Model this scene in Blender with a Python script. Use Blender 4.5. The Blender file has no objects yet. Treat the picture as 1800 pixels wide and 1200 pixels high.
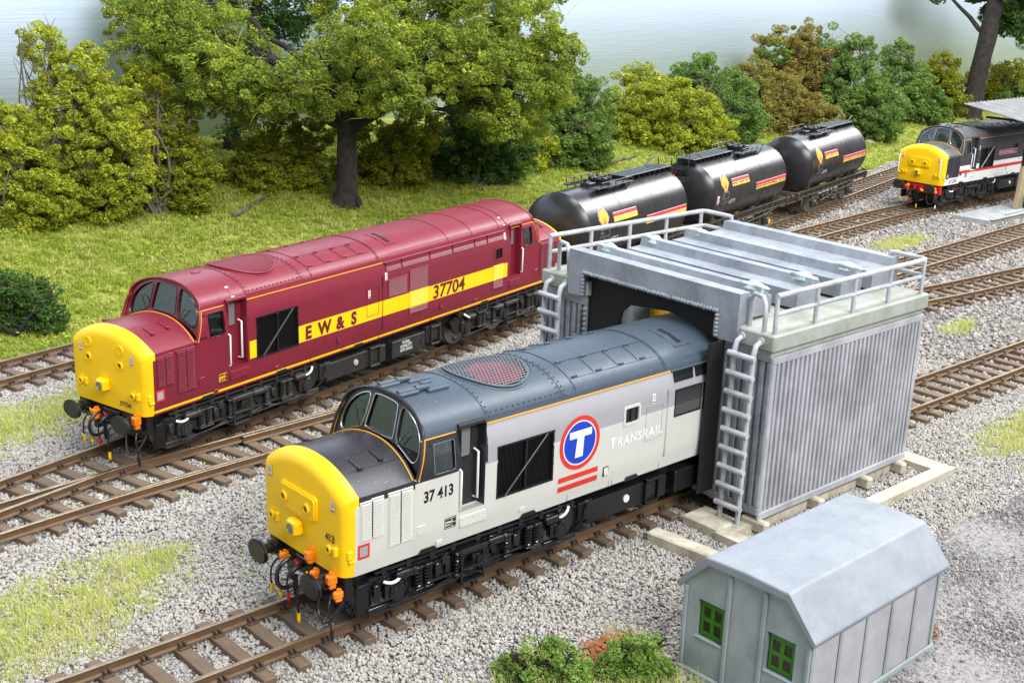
import bpy, bmesh, math, random
import numpy as np
from mathutils import Vector, Matrix
from mathutils.geometry import tessellate_polygon
R = math.radians
sc = bpy.context.scene
# ------------------------------------------------------------------ camera
cam_d = bpy.data.cameras.new('camera'); cam = bpy.data.objects.new('camera', cam_d)
sc.collection.objects.link(cam); sc.camera = cam
CP = Vector((-11.4432, -17.6169, 11.7348)); YAW, PIT, ROL = 0.8241, 0.2994, 0.0373
_d = Vector((math.cos(YAW)*math.cos(PIT), math.sin(YAW)*math.cos(PIT), -math.sin(PIT)))
_r = Vector((math.sin(YAW), -math.cos(YAW), 0)); _u = _r.cross(_d)
_r2 = math.cos(ROL)*_r + math.sin(ROL)*_u; _u2 = -math.sin(ROL)*_r + math.cos(ROL)*_u
cam.matrix_world = Matrix(((_r2.x, _u2.x, -_d.x, CP.x), (_r2.y, _u2.y, -_d.y, CP.y), (_r2.z, _u2.z, -_d.z, CP.z), (0, 0, 0, 1)))
cam_d.sensor_fit = 'HORIZONTAL'; cam_d.sensor_width = 36; cam_d.lens = 36*2227.1/1800
cam_d.clip_start = .1; cam_d.clip_end = 600
# ------------------------------------------------------------------ light: a photographic studio-like room, soft light from above and the right
w = bpy.data.worlds.new('World'); sc.world = w; w.use_nodes = True
w.node_tree.nodes['Background'].inputs[0].default_value = (.86, .92, 1, 1)
w.node_tree.nodes['Background'].inputs[1].default_value = .39
def area(name, loc, aim, size, power, col):
    l = bpy.data.lights.new(name, 'AREA'); l.shape = 'RECTANGLE'; l.size, l.size_y = size; l.energy = power; l.color = col
    o = bpy.data.objects.new(name, l); sc.collection.objects.link(o); o.location = loc
    o.rotation_euler = (Vector(aim)-Vector(loc)).to_track_quat('-Z', 'Y').to_euler(); return o
area('window_light', (-4, -104, 94), (26, 16, 2), (90, 50), 228000, (1, .985, .965))
area('side_window_light', (165, 22, 74), (25, 14, 2), (60, 46), 125000, (1, .99, .98))
area('backdrop_fill_light', (46, -6, 76), (50, 38, 3), (120, 24), 112000, (.94, .975, 1))  # added fill, no known fitting: brightens the backdrop, trees and bank
sc.view_settings.view_transform = 'Standard'; sc.view_settings.look = 'None'
sc.view_settings.exposure = .24; sc.view_settings.gamma = 1; sc.view_settings.use_curve_mapping = False
sc.render.engine = 'CYCLES'
sc.cycles.use_denoising = True
sc.cycles.max_bounces = 6; sc.cycles.diffuse_bounces = 3; sc.cycles.glossy_bounces = 3; sc.cycles.transmission_bounces = 4
sc.cycles.transparent_max_bounces = 8; sc.cycles.caustics_reflective = False; sc.cycles.caustics_refractive = False
COL = sc.collection
rng = np.random.default_rng(7); random.seed(7)
# ------------------------------------------------------------------ helpers
def lin(*c):
    f = lambda v: (v/255/12.92 if v/255 <= .04045 else ((v/255+.055)/1.055)**2.4)
    return tuple(f(v) for v in c)+(1,)
MATS = {}
def mat(name, col, rough=.5, metal=0., var=.12, vs=3., bump=0., bs=30., spec=.5, coat=0., col2=None, grime=0., stretch=None, dust=0.):
    """procedural paint: base colour broken up by two noises, fine bump; col2 = second tone mixed by a coarse noise"""
    m = bpy.data.materials.new(name); m.use_nodes = True; nt = m.node_tree; N = nt.nodes; L = nt.links
    b = N['Principled BSDF']; b.inputs['Metallic'].default_value = metal; b.inputs['Specular IOR Level'].default_value = spec
    b.inputs['Coat Weight'].default_value = coat; b.inputs['Coat Roughness'].default_value = .15
    tc = N.new('ShaderNodeTexCoord'); co = tc.outputs['Object']
    if stretch:
        mp = N.new('ShaderNodeMapping'); mp.inputs['Scale'].default_value = stretch; L.new(co, mp.inputs['Vector']); co = mp.outputs[0]
    n1 = N.new('ShaderNodeTexNoise'); n1.inputs['Scale'].default_value = vs; n1.inputs['Detail'].default_value = 6; n1.inputs['Roughness'].default_value = .65
    L.new(co, n1.inputs['Vector'])
    mx = N.new('ShaderNodeMix'); mx.data_type = 'RGBA'
    c = col if len(col) == 4 else tuple(col)+(1,)
    c2 = col2 if col2 else tuple(v*(1-var) for v in c[:3])+(1,)
    mx.inputs[6].default_value = c; mx.inputs[7].default_value = c2
    rp = N.new('ShaderNodeMapRange'); rp.inputs['From Min'].default_value = .38; rp.inputs['From Max'].default_value = .66
    L.new(n1.outputs[0], rp.inputs['Value']); L.new(rp.outputs[0], mx.inputs[0]); out = mx.outputs[2]
    if grime:
        n3 = N.new('ShaderNodeTexNoise'); n3.inputs['Scale'].default_value = vs*5; n3.inputs['Detail'].default_value = 5; L.new(co, n3.inputs['Vector'])
        r3 = N.new('ShaderNodeMapRange'); r3.inputs['From Min'].default_value = .5; r3.inputs['From Max'].default_value = .75; r3.inputs['To Max'].default_value = grime
        L.new(n3.outputs[0], r3.inputs['Value'])
        m3 = N.new('ShaderNodeMix'); m3.data_type = 'RGBA'; m3.inputs[7].default_value = (.06, .05, .04, 1); L.new(out, m3.inputs[6]); L.new(r3.outputs[0], m3.inputs[0]); out = m3.outputs[2]
    if dust:
        n4 = N.new('ShaderNodeTexNoise'); n4.inputs['Scale'].default_value = 26; n4.inputs['Detail'].default_value = 2; L.new(tc.outputs['Object'], n4.inputs['Vector'])
        r4 = N.new('ShaderNodeMapRange'); r4.inputs['From Min'].default_value = .70; r4.inputs['From Max'].default_value = .76; r4.inputs['To Max'].default_value = dust; L.new(n4.outputs[0], r4.inputs['Value'])
        m4 = N.new('ShaderNodeMix'); m4.data_type = 'RGBA'; m4.inputs[7].default_value = (.55, .54, .52, 1); L.new(out, m4.inputs[6]); L.new(r4.outputs[0], m4.inputs[0]); out = m4.outputs[2]
    L.new(out, b.inputs['Base Color'])
    rr = N.new('ShaderNodeMapRange'); rr.inputs['To Min'].default_value = max(.02, rough-.08); rr.inputs['To Max'].default_value = min(1, rough+.1)
    L.new(n1.outputs[0], rr.inputs['Value']); L.new(rr.outputs[0], b.inputs['Roughness'])
    if bump:
        n2 = N.new('ShaderNodeTexNoise'); n2.inputs['Scale'].default_value = bs; n2.inputs['Detail'].default_value = 4; L.new(co, n2.inputs['Vector'])
        bp = N.new('ShaderNodeBump'); bp.inputs['Strength'].default_value = bump; bp.inputs['Distance'].default_value = .02
        L.new(n2.outputs[0], bp.inputs['Height']); L.new(bp.outputs[0], b.inputs['Normal'])
    MATS[name] = m; return m
def island_mat(name, stops, rough=.8, patch=None, trans=0.):
    """colour picked per loose piece (leaf, stone, blade) from a ramp, shifted by a slow noise"""
    m = bpy.data.materials.new(name); m.use_nodes = True; nt = m.node_tree; N = nt.nodes; L = nt.links
    b = N['Principled BSDF']; b.inputs['Roughness'].default_value = rough; b.inputs['Specular IOR Level'].default_value = .3
    g = N.new('ShaderNodeNewGeometry'); oi = N.new('ShaderNodeObjectInfo')
    ad = N.new('ShaderNodeMath'); ad.operation = 'ADD'; L.new(g.outputs['Random Per Island'], ad.inputs[0]); L.new(oi.outputs['Random'], ad.inputs[1])
    fr = N.new('ShaderNodeMath'); fr.operation = 'FRACT'; L.new(ad.outputs[0], fr.inputs[0]); v = fr.outputs[0]
    if patch:
        n = N.new('ShaderNodeTexNoise'); n.inputs['Scale'].default_value = patch; n.inputs['Detail'].default_value = 3; L.new(g.outputs['Position'], n.inputs['Vector'])
        r = N.new('ShaderNodeMapRange'); r.inputs['From Min'].default_value = .3; r.inputs['From Max'].default_value = .7; L.new(n.outputs[0], r.inputs['Value'])
        mm = N.new('ShaderNodeMix'); mm.inputs[0].default_value = .5; L.new(v, mm.inputs[2]); L.new(r.outputs[0], mm.inputs[3]); v = mm.outputs[0]
    cr = N.new('ShaderNodeValToRGB'); e = cr.color_ramp.elements
    while len(e) < len(stops): e.new(.5)
    for i, (p_, c) in enumerate(stops): e[i].position = p_; e[i].color = c
    L.new(v, cr.inputs[0]); L.new(cr.outputs[0], b.inputs['Base Color'])
    if trans:
        t = N.new('ShaderNodeBsdfTranslucent'); L.new(cr.outputs[0], t.inputs[0]); ms = N.new('ShaderNodeMixShader'); ms.inputs[0].default_value = trans
        L.new(b.outputs[0], ms.inputs[1]); L.new(t.outputs[0], ms.inputs[2]); L.new(ms.outputs[0], N['Material Output'].inputs[0])
    MATS[name] = m; return m
def glass_mat(name, tint, refl=.5):
    m = bpy.data.materials.new(name); m.use_nodes = True; nt = m.node_tree; N = nt.nodes; L = nt.links
    N.remove(N['Principled BSDF'])
    t = N.new('ShaderNodeBsdfTransparent'); t.inputs[0].default_value = tint
    g = N.new('ShaderNodeBsdfGlossy'); g.inputs['Roughness'].default_value = .04
    f = N.new('ShaderNodeFresnel'); f.inputs[0].default_value = 1.5
    mu = N.new('ShaderNodeMath'); mu.operation = 'MULTIPLY_ADD'; mu.inputs[1].default_value = .9; mu.inputs[2].default_value = .0; L.new(f.outputs[0], mu.inputs[0])
    ms = N.new('ShaderNodeMixShader'); L.new(mu.outputs[0], ms.inputs[0]); L.new(t.outputs[0], ms.inputs[1]); L.new(g.outputs[0], ms.inputs[2])
    L.new(ms.outputs[0], N['Material Output'].inputs[0]); MATS[name] = m; return m
class MB:
    """collects shapes and builds ONE mesh object"""
    def __init__(s): s.v = []; s.f = []; s.m = []
    def add(s, vs, fs, mi=0):
        o = len(s.v); s.v += [tuple(q) for q in vs]; s.f += [tuple(i+o for i in f) for f in fs]; s.m += [mi]*len(fs); return s
    def box(s, x0, x1, y0, y1, z0, z1, mi=0, M=None):
        vs = [Vector((x, y, z)) for x in (x0, x1) for y in (y0, y1) for z in (z0, z1)]
        if M: vs = [M @ q for q in vs]
        return s.add(vs, [(0, 1, 3, 2), (4, 6, 7, 5), (0, 4, 5, 1), (2, 3, 7, 6), (0, 2, 6, 4), (1, 5, 7, 3)], mi)
    def bbox(s, x0, x1, y0, y1, z0, z1, b=.02, mi=0, M=None):
        """box with chamfered edges"""
        c = ((x0+x1)/2, (y0+y1)/2, (z0+z1)/2); h = ((x1-x0)/2, (y1-y0)/2, (z1-z0)/2)
        b = min(b, *[q*.9 for q in h]); vs = []; idx = {}
        for sx in (-1, 1):
            for sy in (-1, 1):
                for sz in (-1, 1):
                    for ax in range(3):
                        q = [c[i]+(sx, sy, sz)[i]*(h[i]-(0 if i == ax else b)) for i in range(3)]
                        idx[(sx, sy, sz, ax)] = len(vs); vs.append(Vector(q))
        fs = []
        def quad(ks):
            fs.append(tuple(idx[k] for k in ks))
        for ax in range(3):
            o = [i for i in range(3) if i != ax]
            for sg in (-1, 1):
                ks = []
                for a, bb in ((-1, -1), (1, -1), (1, 1), (-1, 1)):
                    q = [0, 0, 0]; q[ax] = sg; q[o[0]] = a; q[o[1]] = bb; ks.append((*q, ax))
                quad(ks)
        for ax in range(3):          # edges parallel to ax
            o = [i for i in range(3) if i != ax]
            for a in (-1, 1):
                for bb in (-1, 1):
                    def k(sg, which):
                        q = [0, 0, 0]; q[ax] = sg; q[o[0]] = a; q[o[1]] = bb; return (*q, which)
                    quad([k(-1, o[0]), k(1, o[0]), k(1, o[1]), k(-1, o[1])])
        for sx in (-1, 1):
            for sy in (-1, 1):
                for sz in (-1, 1): fs.append(tuple(idx[(sx, sy, sz, ax)] for ax in range(3)))
        if M: vs = [M @ q for q in vs]
        return s.add(vs, fs, mi)
    def cyl(s, a, b, r, n=12, r2=None, mi=0, cap=True):
        a, b = Vector(a), Vector(b); d = (b-a).normalized(); t = Vector((0, 0, 1)) if abs(d.z) < .9 else Vector((1, 0, 0))
        u = d.cross(t).normalized(); v = d.cross(u); r2 = r if r2 is None else r2
        vs = [a+(u*math.cos(6.28319*i/n)+v*math.sin(6.28319*i/n))*r for i in range(n)]+[b+(u*math.cos(6.28319*i/n)+v*math.sin(6.28319*i/n))*r2 for i in range(n)]
        fs = [(i, (i+1) % n, n+(i+1) % n, n+i) for i in range(n)]
        if cap: fs += [tuple(range(n-1, -1, -1)), tuple(range(n, 2*n))]
        return s.add(vs, fs, mi)
    def tube(s, pts, r, n=8, mi=0, cap=True):
        pts = [Vector(q) for q in pts]; rs = r if isinstance(r, (list, tuple)) else [r]*len(pts); vs = []; pu = None
        for i, q in enumerate(pts):
            d = (pts[min(i+1, len(pts)-1)]-pts[max(i-1, 0)]).normalized()
            if pu is None:
                t = Vector((0, 0, 1)) if abs(d.z) < .9 else Vector((1, 0, 0)); u = d.cross(t).normalized()
            else: u = (pu-d*pu.dot(d)).normalized()
            pu = u; v = d.cross(u)
            vs += [q+(u*math.cos(6.28319*k/n)+v*math.sin(6.28319*k/n))*rs[i] for k in range(n)]
        fs = [(i*n+k, i*n+(k+1) % n, (i+1)*n+(k+1) % n, (i+1)*n+k) for i in range(len(pts)-1) for k in range(n)]
        if cap: fs += [tuple(range(n-1, -1, -1)), tuple(range((len(pts)-1)*n, len(pts)*n))]
        return s.add(vs, fs, mi)
    def lathe(s, prof, c=(0, 0, 0), axis='y', n=20, mi=0):
        """prof: list of (distance along axis, radius)"""
        vs = []
        for (h, r) in prof:
            for k in range(n):
                a = 6.28319*k/n; ca, sa = r*math.cos(a), r*math.sin(a)
                q = {'y': (ca, h, sa), 'x': (h, ca, sa), 'z': (ca, sa, h)}[axis]; vs.append((q[0]+c[0], q[1]+c[1], q[2]+c[2]))
        fs = [(i*n+k, i*n+(k+1) % n, (i+1)*n+(k+1) % n, (i+1)*n+k) for i in range(len(prof)-1) for k in range(n)]
        fs += [tuple(range(n)), tuple(range((len(prof)-1)*n, len(prof)*n))]
        return s.add(vs, fs, mi)
    def prism(s, poly, fn, t0, t1, mi=0, holes=()):
        """2-D polygon (with holes) given thickness; fn(u, v, t) -> point"""
        loops = [list(poly)]+[list(h) for h in holes]
        flat = [q for l in loops for q in l]; n = len(flat)
        tris = tessellate_polygon([[Vector((q[0], q[1], 0)) for q in l] for l in loops])
        vs = [fn(q[0], q[1], t0) for q in flat]+[fn(q[0], q[1], t1) for q in flat]
        fs = [tuple(t) for t in tris]+[tuple(i+n for i in reversed(t)) for t in tris]; o = 0
        for l in loops:
            k = len(l); fs += [(o+i, o+(i+1) % k, n+o+(i+1) % k, n+o+i) for i in range(k)]; o += k
        return s.add(vs, fs, mi)
    def build(s, name, mats, parent=None, smooth=None, loc=None, rot=None):
        me = bpy.data.meshes.new(name); me.from_pydata(s.v, [], s.f)
        mats = mats if isinstance(mats, (list, tuple)) else [mats]
        for m in mats: me.materials.append(MATS[m] if isinstance(m, str) else m)
        if len(mats) > 1: me.polygons.foreach_set('material_index', s.m)
        bm = bmesh.new(); bm.from_mesh(me); bmesh.ops.recalc_face_normals(bm, faces=bm.faces); bm.to_mesh(me); bm.free()
        if smooth:
            me.polygons.foreach_set('use_smooth', [True]*len(me.polygons)); me.set_sharp_from_angle(angle=R(smooth))
        o = bpy.data.objects.new(name, me); COL.objects.link(o)
        if parent: o.parent = parent
        if loc: o.location = loc
        if rot: o.rotation_euler = rot
        return o
def empty(name, loc=(0, 0, 0), rz=0):
    o = bpy.data.objects.new(name, None); COL.objects.link(o); o.location = loc; o.rotation_euler = (0, 0, rz); o.empty_display_size = .3; return o
def tag(o, label=None, cat=None, group=None, kind=None):
    for k, v in (('label', label), ('category', cat), ('group', group), ('kind', kind)):
        if v: o[k] = v
    return o
def copy_tree(o, parent=None):
    c = o.copy(); COL.objects.link(c); c.parent = parent
    for ch in list(o.children): copy_tree(ch, c)
    return c
def chaikin(p, n=2):
    for _ in range(n):
        q = []
        for i in range(len(p)):
            a, b = p[i], p[(i+1) % len(p)]
            q += [tuple(a[k]*.75+b[k]*.25 for k in range(len(a))), tuple(a[k]*.25+b[k]*.75 for k in range(len(a)))]
        p = q
    return p
def rrect(x0, x1, z0, z1, r, n=4):
    p = []
    for cx, cz, a0 in ((x1-r, z1-r, 0), (x0+r, z1-r, 90), (x0+r, z0+r, 180), (x1-r, z0+r, 270)):
        p += [(cx+r*math.cos(R(a0+90*i/n)), cz+r*math.sin(R(a0+90*i/n))) for i in range(n+1)]
    return p
def circ(cx, cz, r, n=24): return [(cx+r*math.cos(6.28319*i/n), cz+r*math.sin(6.28319*i/n)) for i in range(n)]
def decal(name, polys, m, parent, ysurf, step=.12, eps=.006, fn=None, holes=None):
    """flat print laid on a side whose y is ysurf(z): polys in (x, z)"""
    bm = bmesh.new()
    for i, p in enumerate(polys):
        hs = holes[i] if holes else []
        loops = [p]+hs; flat = [q for l in loops for q in l]
        vs = [bm.verts.new((q[0], 0, q[1])) for q in flat]
        for t in tessellate_polygon([[Vector((q[0], q[1], 0)) for q in l] for l in loops]):
            try: bm.faces.new([vs[k] for k in t])
            except ValueError: pass
    return _lay(bm, name, m, parent, ysurf, step, eps, fn)
def _lay(bm, name, m, parent, ysurf, step, eps, fn=None):
    zs = [v.co.z for v in bm.verts]
    if step:
        z = min(zs)+step
        while z < max(zs):
            bmesh.ops.bisect_plane(bm, geom=bm.verts[:]+bm.edges[:]+bm.faces[:], plane_co=(0, 0, z), plane_no=(0, 0, 1)); z += step
    for v in bm.verts:
        if fn: v.co = fn(v.co.x, v.co.z)
        else: v.co.y = ysurf(v.co.z)-eps
    me = bpy.data.meshes.new(name); bm.to_mesh(me); bm.free(); me.materials.append(MATS[m])
    o = bpy.data.objects.new(name, me); COL.objects.link(o); o.parent = parent; return o
def text(name, s, size, x, z, m, parent, ysurf, sx=1., shear=0., bold=0., eps=.006, step=.12, fn=None, space=1., align='LEFT'):
    c = bpy.data.curves.new('t', 'FONT'); c.body = s; c.size = size; c.shear = shear; c.offset = bold; c.space_character = space; c.resolution_u = 3; c.align_x = align
    o = bpy.data.objects.new('t', c); COL.objects.link(o); dg = bpy.context.evaluated_depsgraph_get(); me = bpy.data.meshes.new_from_object(o.evaluated_get(dg))
    bm = bmesh.new(); bm.from_mesh(me); bpy.data.objects.remove(o); bpy.data.meshes.remove(me)
    for v in bm.verts: v.co = (v.co.x*sx+x, 0, v.co.y+z)
    return _lay(bm, name, m, parent, ysurf, step, eps, fn)
# ------------------------------------------------------------------ materials
mat('maroon', lin(122, 30, 48), .4, dust=.25, var=.1, vs=.8, coat=.1, bump=.02, bs=60)
mat('maroon_dark', lin(96, 22, 34), .5)
mat('yellow', lin(250, 200, 0), .45, var=.06, vs=1.5)
mat('light_grey', lin(200, 200, 194), .45, var=.05, vs=1.2, bump=.02, bs=5, dust=.0)
mat('mid_grey', lin(158, 157, 162), .5, var=.05, vs=1.2)
mat('slate', lin(68, 80, 92), .4, dust=.5, var=.16, vs=1.1, bump=.03, bs=50)
mat('charcoal', lin(62, 60, 66), .45, var=.15, vs=1.2)
mat('nose_black', lin(46, 45, 50), .36, dust=.6, var=.2, vs=1.5, bump=.03, bs=40)
mat('roof_dark', lin(92, 93, 92), .5, var=.2, vs=1.)
mat('black', lin(24, 24, 26), .4, var=.3, vs=4)
mat('gloss_black', lin(30, 30, 33), .22, var=.4, vs=4, coat=.3)
mat('matt_black', lin(14, 14, 15), .8, var=.3, vs=4)
mat('weathered_black', lin(44, 42, 40), .55, var=.3, vs=3, bump=.05)
mat('white', lin(236, 236, 234), .5, var=.06)
mat('red', lin(214, 52, 40), .5)
mat('bright_red', lin(205, 20, 30), .4)
mat('orange', lin(240, 128, 16), .4, var=.1)
mat('line_orange', lin(240, 160, 30), .5)
mat('blue', lin(20, 62, 190), .45)
mat('chrome', lin(200, 200, 200), .25, metal=.9)
mat('tyre_steel', lin(150, 145, 138), .35, metal=.9)
mat('wheel_brown', lin(58, 52, 46), .55, var=.3)
mat('fan_red', lin(150, 30, 38), .5); mat('guard_grey', lin(98, 106, 114), .4); mat('fan_pink', lin(138, 44, 60), .45); mat('fan_dull', lin(104, 24, 36), .5)
mat('lens', lin(120, 120, 105), .12, spec=.8)
mat('plate_red', lin(190, 40, 66), .4)
glass_mat('glass', (.80, .84, .82, 1))
mat('cab_green', lin(132, 140, 122), .6)
mat('cab_dark', lin(38, 38, 36), .7)
mat('skin', lin(196, 150, 122), .6)
mat('uniform', lin(26, 28, 40), .7)
mat('rail_side', lin(106, 82, 58), .6, var=.35, vs=2.5, bump=.1, bs=20, stretch=(1, 1, 4))
mat('rail_top', lin(160, 144, 122), .36, metal=.6, var=.35, vs=3)
mat('sleeper', lin(112, 94, 76), .75, var=.28, vs=2.2, bump=.35, bs=14, stretch=(6, 1, 1), grime=.15)
mat('chair_iron', lin(84, 66, 52), .7, var=.3)
mat('soil', lin(120, 112, 104), .95, var=.4, vs=3, bump=.5, bs=8)
mat('grass_soil', lin(150, 152, 62), .95, col2=lin(112, 118, 44), vs=1.4, bump=.6, bs=5)
mat('fine_gravel', lin(150, 146, 145), .9, col2=lin(112, 108, 108), vs=9, bump=.5, bs=18, grime=.25)
mat('wash_grey', lin(156, 161, 169), .55, col2=lin(124, 129, 138), vs=1.1, bump=.12, bs=14, grime=.14)
mat('wash_panel', lin(178, 179, 186), .5, col2=lin(146, 147, 154), vs=1.0, bump=.1, bs=10, grime=.1)
mat('wash_steel', lin(150, 158, 164), .5, col2=lin(112, 120, 126), vs=1.6, bump=.12, bs=12, grime=.15)
mat('groove', lin(48, 45, 49), .8, var=.3)  # near-black backing, the shade between the ribs is put into its colour
mat('mossy', lin(166, 169, 163), .8, col2=lin(140, 148, 130), vs=1.2, bump=.25, bs=9, grime=.18)
mat('pipe_grey', lin(188, 190, 195), .5, col2=lin(152, 155, 159), vs=2.2, bump=.08, bs=12)
mat('verdigris', lin(196, 212, 210), .8, col2=lin(150, 168, 166), vs=3, bump=.5, bs=7)
mat('concrete', lin(196, 190, 172), .85, col2=lin(160, 152, 134), vs=2.2, bump=.3, bs=14, grime=.2)
mat('brush_yellow', lin(226, 178, 30), .7, var=.3)
mat('hut_grey', lin(162, 171, 172), .6, col2=lin(136, 147, 146), vs=1.0, bump=.08, bs=14, grime=.1)
mat('hut_roof', lin(140, 146, 154), .55, col2=lin(126, 132, 141), vs=1.2, bump=.06, bs=12, grime=.12)
mat('hut_side_lit', lin(176, 175, 182), .6, col2=lin(154, 154, 160), vs=1.0, bump=.08, bs=14, grime=.08)  # lighter copy of hut_grey, brighter light on the side walls painted in
mat('window_green', lin(56, 118, 20), .4)
mat('window_dark', lin(48, 42, 36), .3)
mat('tank_black', lin(32, 31, 34), .27, col2=lin(42, 41, 43), vs=1.2, bump=.015, bs=30)
mat('tank_frame', lin(52, 47, 42), .55, col2=lin(78, 68, 56), vs=2.5, bump=.15)
mat('shell_yellow', lin(246, 200, 60), .5)
mat('shell_red', lin(206, 58, 62), .5)
mat('decal_white', lin(220, 220, 216), .5)
mat('decal_grey', lin(150, 152, 156), .5)
mat('backdrop', lin(216, 232, 255), .6, var=.05, vs=.25, bump=.45, bs=1.4, stretch=(.35, .35, 7))
mat('bark', lin(52, 45, 41), .95, col2=lin(26, 22, 20), vs=2.5, bump=1., bs=5)
mat('bark_light', lin(104, 96, 92), .9, col2=lin(62, 54, 50), vs=3, bump=.8, bs=7)
mat('twig', lin(108, 98, 88), .9, var=.4, vs=3)
mat('corrugated', lin(128, 129, 130), .55, col2=lin(104, 105, 106), vs=1.2)
mat('timber', lin(176, 160, 120), .8, col2=lin(126, 116, 92), vs=1.2, bump=.3, bs=9, stretch=(1, 1, .3))
mat('drum_blue', lin(70, 92, 112), .5, var=.3)
mat('pad_grey', lin(168, 170, 170), .85, col2=lin(138, 140, 140), vs=1.2, bump=.3, bs=9)
mat('orange_flock', lin(166, 100, 58), .9, col2=lin(130, 84, 52), vs=6, bump=.8, bs=14)
island_mat('stone', [(0, lin(188, 181, 172)), (.3, lin(156, 152, 147)), (.55, lin(174, 169, 162)), (.75, lin(134, 131, 130)), (.9, lin(204, 199, 191)), (1, lin(112, 108, 107))], .8, patch=.9)
island_mat('stone_far', [(0, lin(172, 165, 156)), (.35, lin(140, 136, 134)), (.6, lin(158, 152, 146)), (.85, lin(116, 112, 112)), (1, lin(190, 184, 178))], .8)
island_mat('grit', [(0, lin(164, 161, 161)), (.4, lin(126, 123, 124)), (.7, lin(144, 140, 138)), (1, lin(90, 86, 86))], .85)
island_mat('grass', [(0, lin(192, 196, 92)), (.25, lin(160, 174, 62)), (.5, lin(132, 150, 46)), (.75, lin(204, 202, 116)), (1, lin(108, 126, 42))], .8, patch=.5, trans=.3)
island_mat('straw', [(0, lin(200, 202, 122)), (.35, lin(178, 190, 88)), (.65, lin(212, 206, 150)), (1, lin(146, 170, 62))], .85, patch=.8, trans=.3)
island_mat('leaf_fleck', [(0, lin(160, 182, 66)), (.5, lin(184, 194, 78)), (1, lin(130, 160, 60))], .7, trans=.3)
island_mat('leaf_yellow', [(0, lin(200, 200, 64)), (.35, lin(168, 176, 50)), (.7, lin(130, 140, 40)), (1, lin(208, 204, 84))], .8, patch=.6, trans=.25)
island_mat('leaf_olive', [(0, lin(174, 174, 42)), (.35, lin(142, 147, 35)), (.7, lin(110, 120, 30)), (1, lin(189, 176, 62))], .8, patch=.6, trans=.25)
island_mat('leaf_green', [(0, lin(142, 168, 80)), (.35, lin(116, 144, 66)), (.7, lin(88, 116, 52)), (1, lin(166, 182, 98))], .8, patch=.6, trans=.25)
island_mat('leaf_dark', [(0, lin(108, 142, 59)), (.4, lin(81, 113, 47)), (.75, lin(59, 86, 42)), (1, lin(137, 162, 74))], .8, patch=.6, trans=.25)
island_mat('leaf_brown', [(0, lin(172, 152, 78)), (.35, lin(146, 126, 60)), (.7, lin(126, 130, 58)), (1, lin(186, 164, 96))], .8, patch=.6, trans=.25)
island_mat('leaf_tree', [(0, lin(196, 196, 66)), (.25, lin(158, 170, 56)), (.5, lin(124, 144, 50)), (.75, lin(98, 120, 44)), (.93, lin(210, 198, 72)), (1, lin(218, 188, 60))], .8, patch=.4, trans=.25)
island_mat('leaf_fresh', [(0, lin(166, 186, 92)), (.35, lin(134, 164, 74)), (.7, lin(100, 136, 62)), (.9, lin(190, 186, 112)), (1, lin(150, 128, 74))], .8, patch=1.6, trans=.3)
# ------------------------------------------------------------------ setting: ground, backdrop
CA = .2322; CX, CY = .64, 9.134; CCA, CSA = math.cos(CA), math.sin(CA)
def zt(x, y):
    d = -CSA*(x-CX)+CCA*(y-CY); k = np.clip((x-12)/14., 0, 1); t = np.maximum(0, d-(9.5-6.5*k))
    return -.34+np.minimum(.15*t*t/(t+2.), 3.)
def dC(x, y): return -CSA*(x-CX)+CCA*(y-CY)
def wob(x, y): return .35*np.sin(x*1.3+y*.7)+.25*np.sin(x*2.9-y*1.7+1)+.15*np.sin(x*5.3+y*4.1)
PATCH = [(-3.2, 3.2, 3.3, 1.7, .42), (-1.2, 4.0, 1.4, .8, .4), (.3, 13.3, 4.6, 1.6, .23), (-3.2, 12.4, 3.6, 2.2, .23), (29., 3.1, 1.5, .5, .1), (39.8, 11.9, 2.6, .9, .1), (20.8, -3.3, 2.8, .95, .1), (24.5, -2.4, 1.6, .5, .1), (19.8, -4.8, 2.0, .6, .1),
         (2.4, -4.6, 2.8, 1.1, -.5), (4.3, -4.3, .5, .9, 0), (2.5, 20.5, 2.5, 1.2, .2)]
def patch_at(x, y):
    b = np.full(np.shape(x), -9.)
    for cx, cy, a, c, t in PATCH:
        u = (x-cx)*math.cos(t)+(y-cy)*math.sin(t); v = -(x-cx)*math.sin(t)+(y-cy)*math.cos(t)
        b = np.maximum(b, 1-np.sqrt((u/a)**2+(v/c)**2))
    return b
def is_bank(x, y):
    k = np.clip((x-8)/14., 0, 1); return dC(x, y) > (8.7-6.6*k)+.5*wob(x, y)
def is_path(x, y): return (y < -5.3+.25*wob(x, y)+np.clip(9-x, 0, 9)*-.14) & (x > 5.5)
gx = np.arange(-30, 131, .5); gy = np.arange(-30, 64, .5); GX, GY = np.meshgrid(gx, gy, indexing='ij')
GZ = zt(GX, GY)+.03*np.sin(GX*1.7)*np.sin(GY*1.3)+.05*is_bank(GX, GY)*wob(GX, GY)-.02
nx, ny = GX.shape
me = bpy.data.meshes.new('ground'); ii = np.arange(nx*ny).reshape(nx, ny)
fs = np.stack([ii[:-1, :-1], ii[1:, :-1], ii[1:, 1:], ii[:-1, 1:]], -1).reshape(-1, 4)
me.from_pydata(np.stack([GX, GY, GZ], -1).reshape(-1, 3).tolist(), [], fs.tolist())
for m in ('soil', 'grass_soil', 'fine_gravel'): me.materials.append(MATS[m])
fx, fy = GX[:-1, :-1]+.25, GY[:-1, :-1]+.25
mi = np.where(is_bank(fx, fy), 1, np.where(is_path(fx, fy), 2, 0)); me.polygons.foreach_set('material_index', mi.reshape(-1)); me.polygons.foreach_set('use_smooth', [True]*len(me.polygons))
g = bpy.data.objects.new('ground', me); COL.objects.link(g); tag(g, kind='structure')
bd = MB(); pts = []
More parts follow.
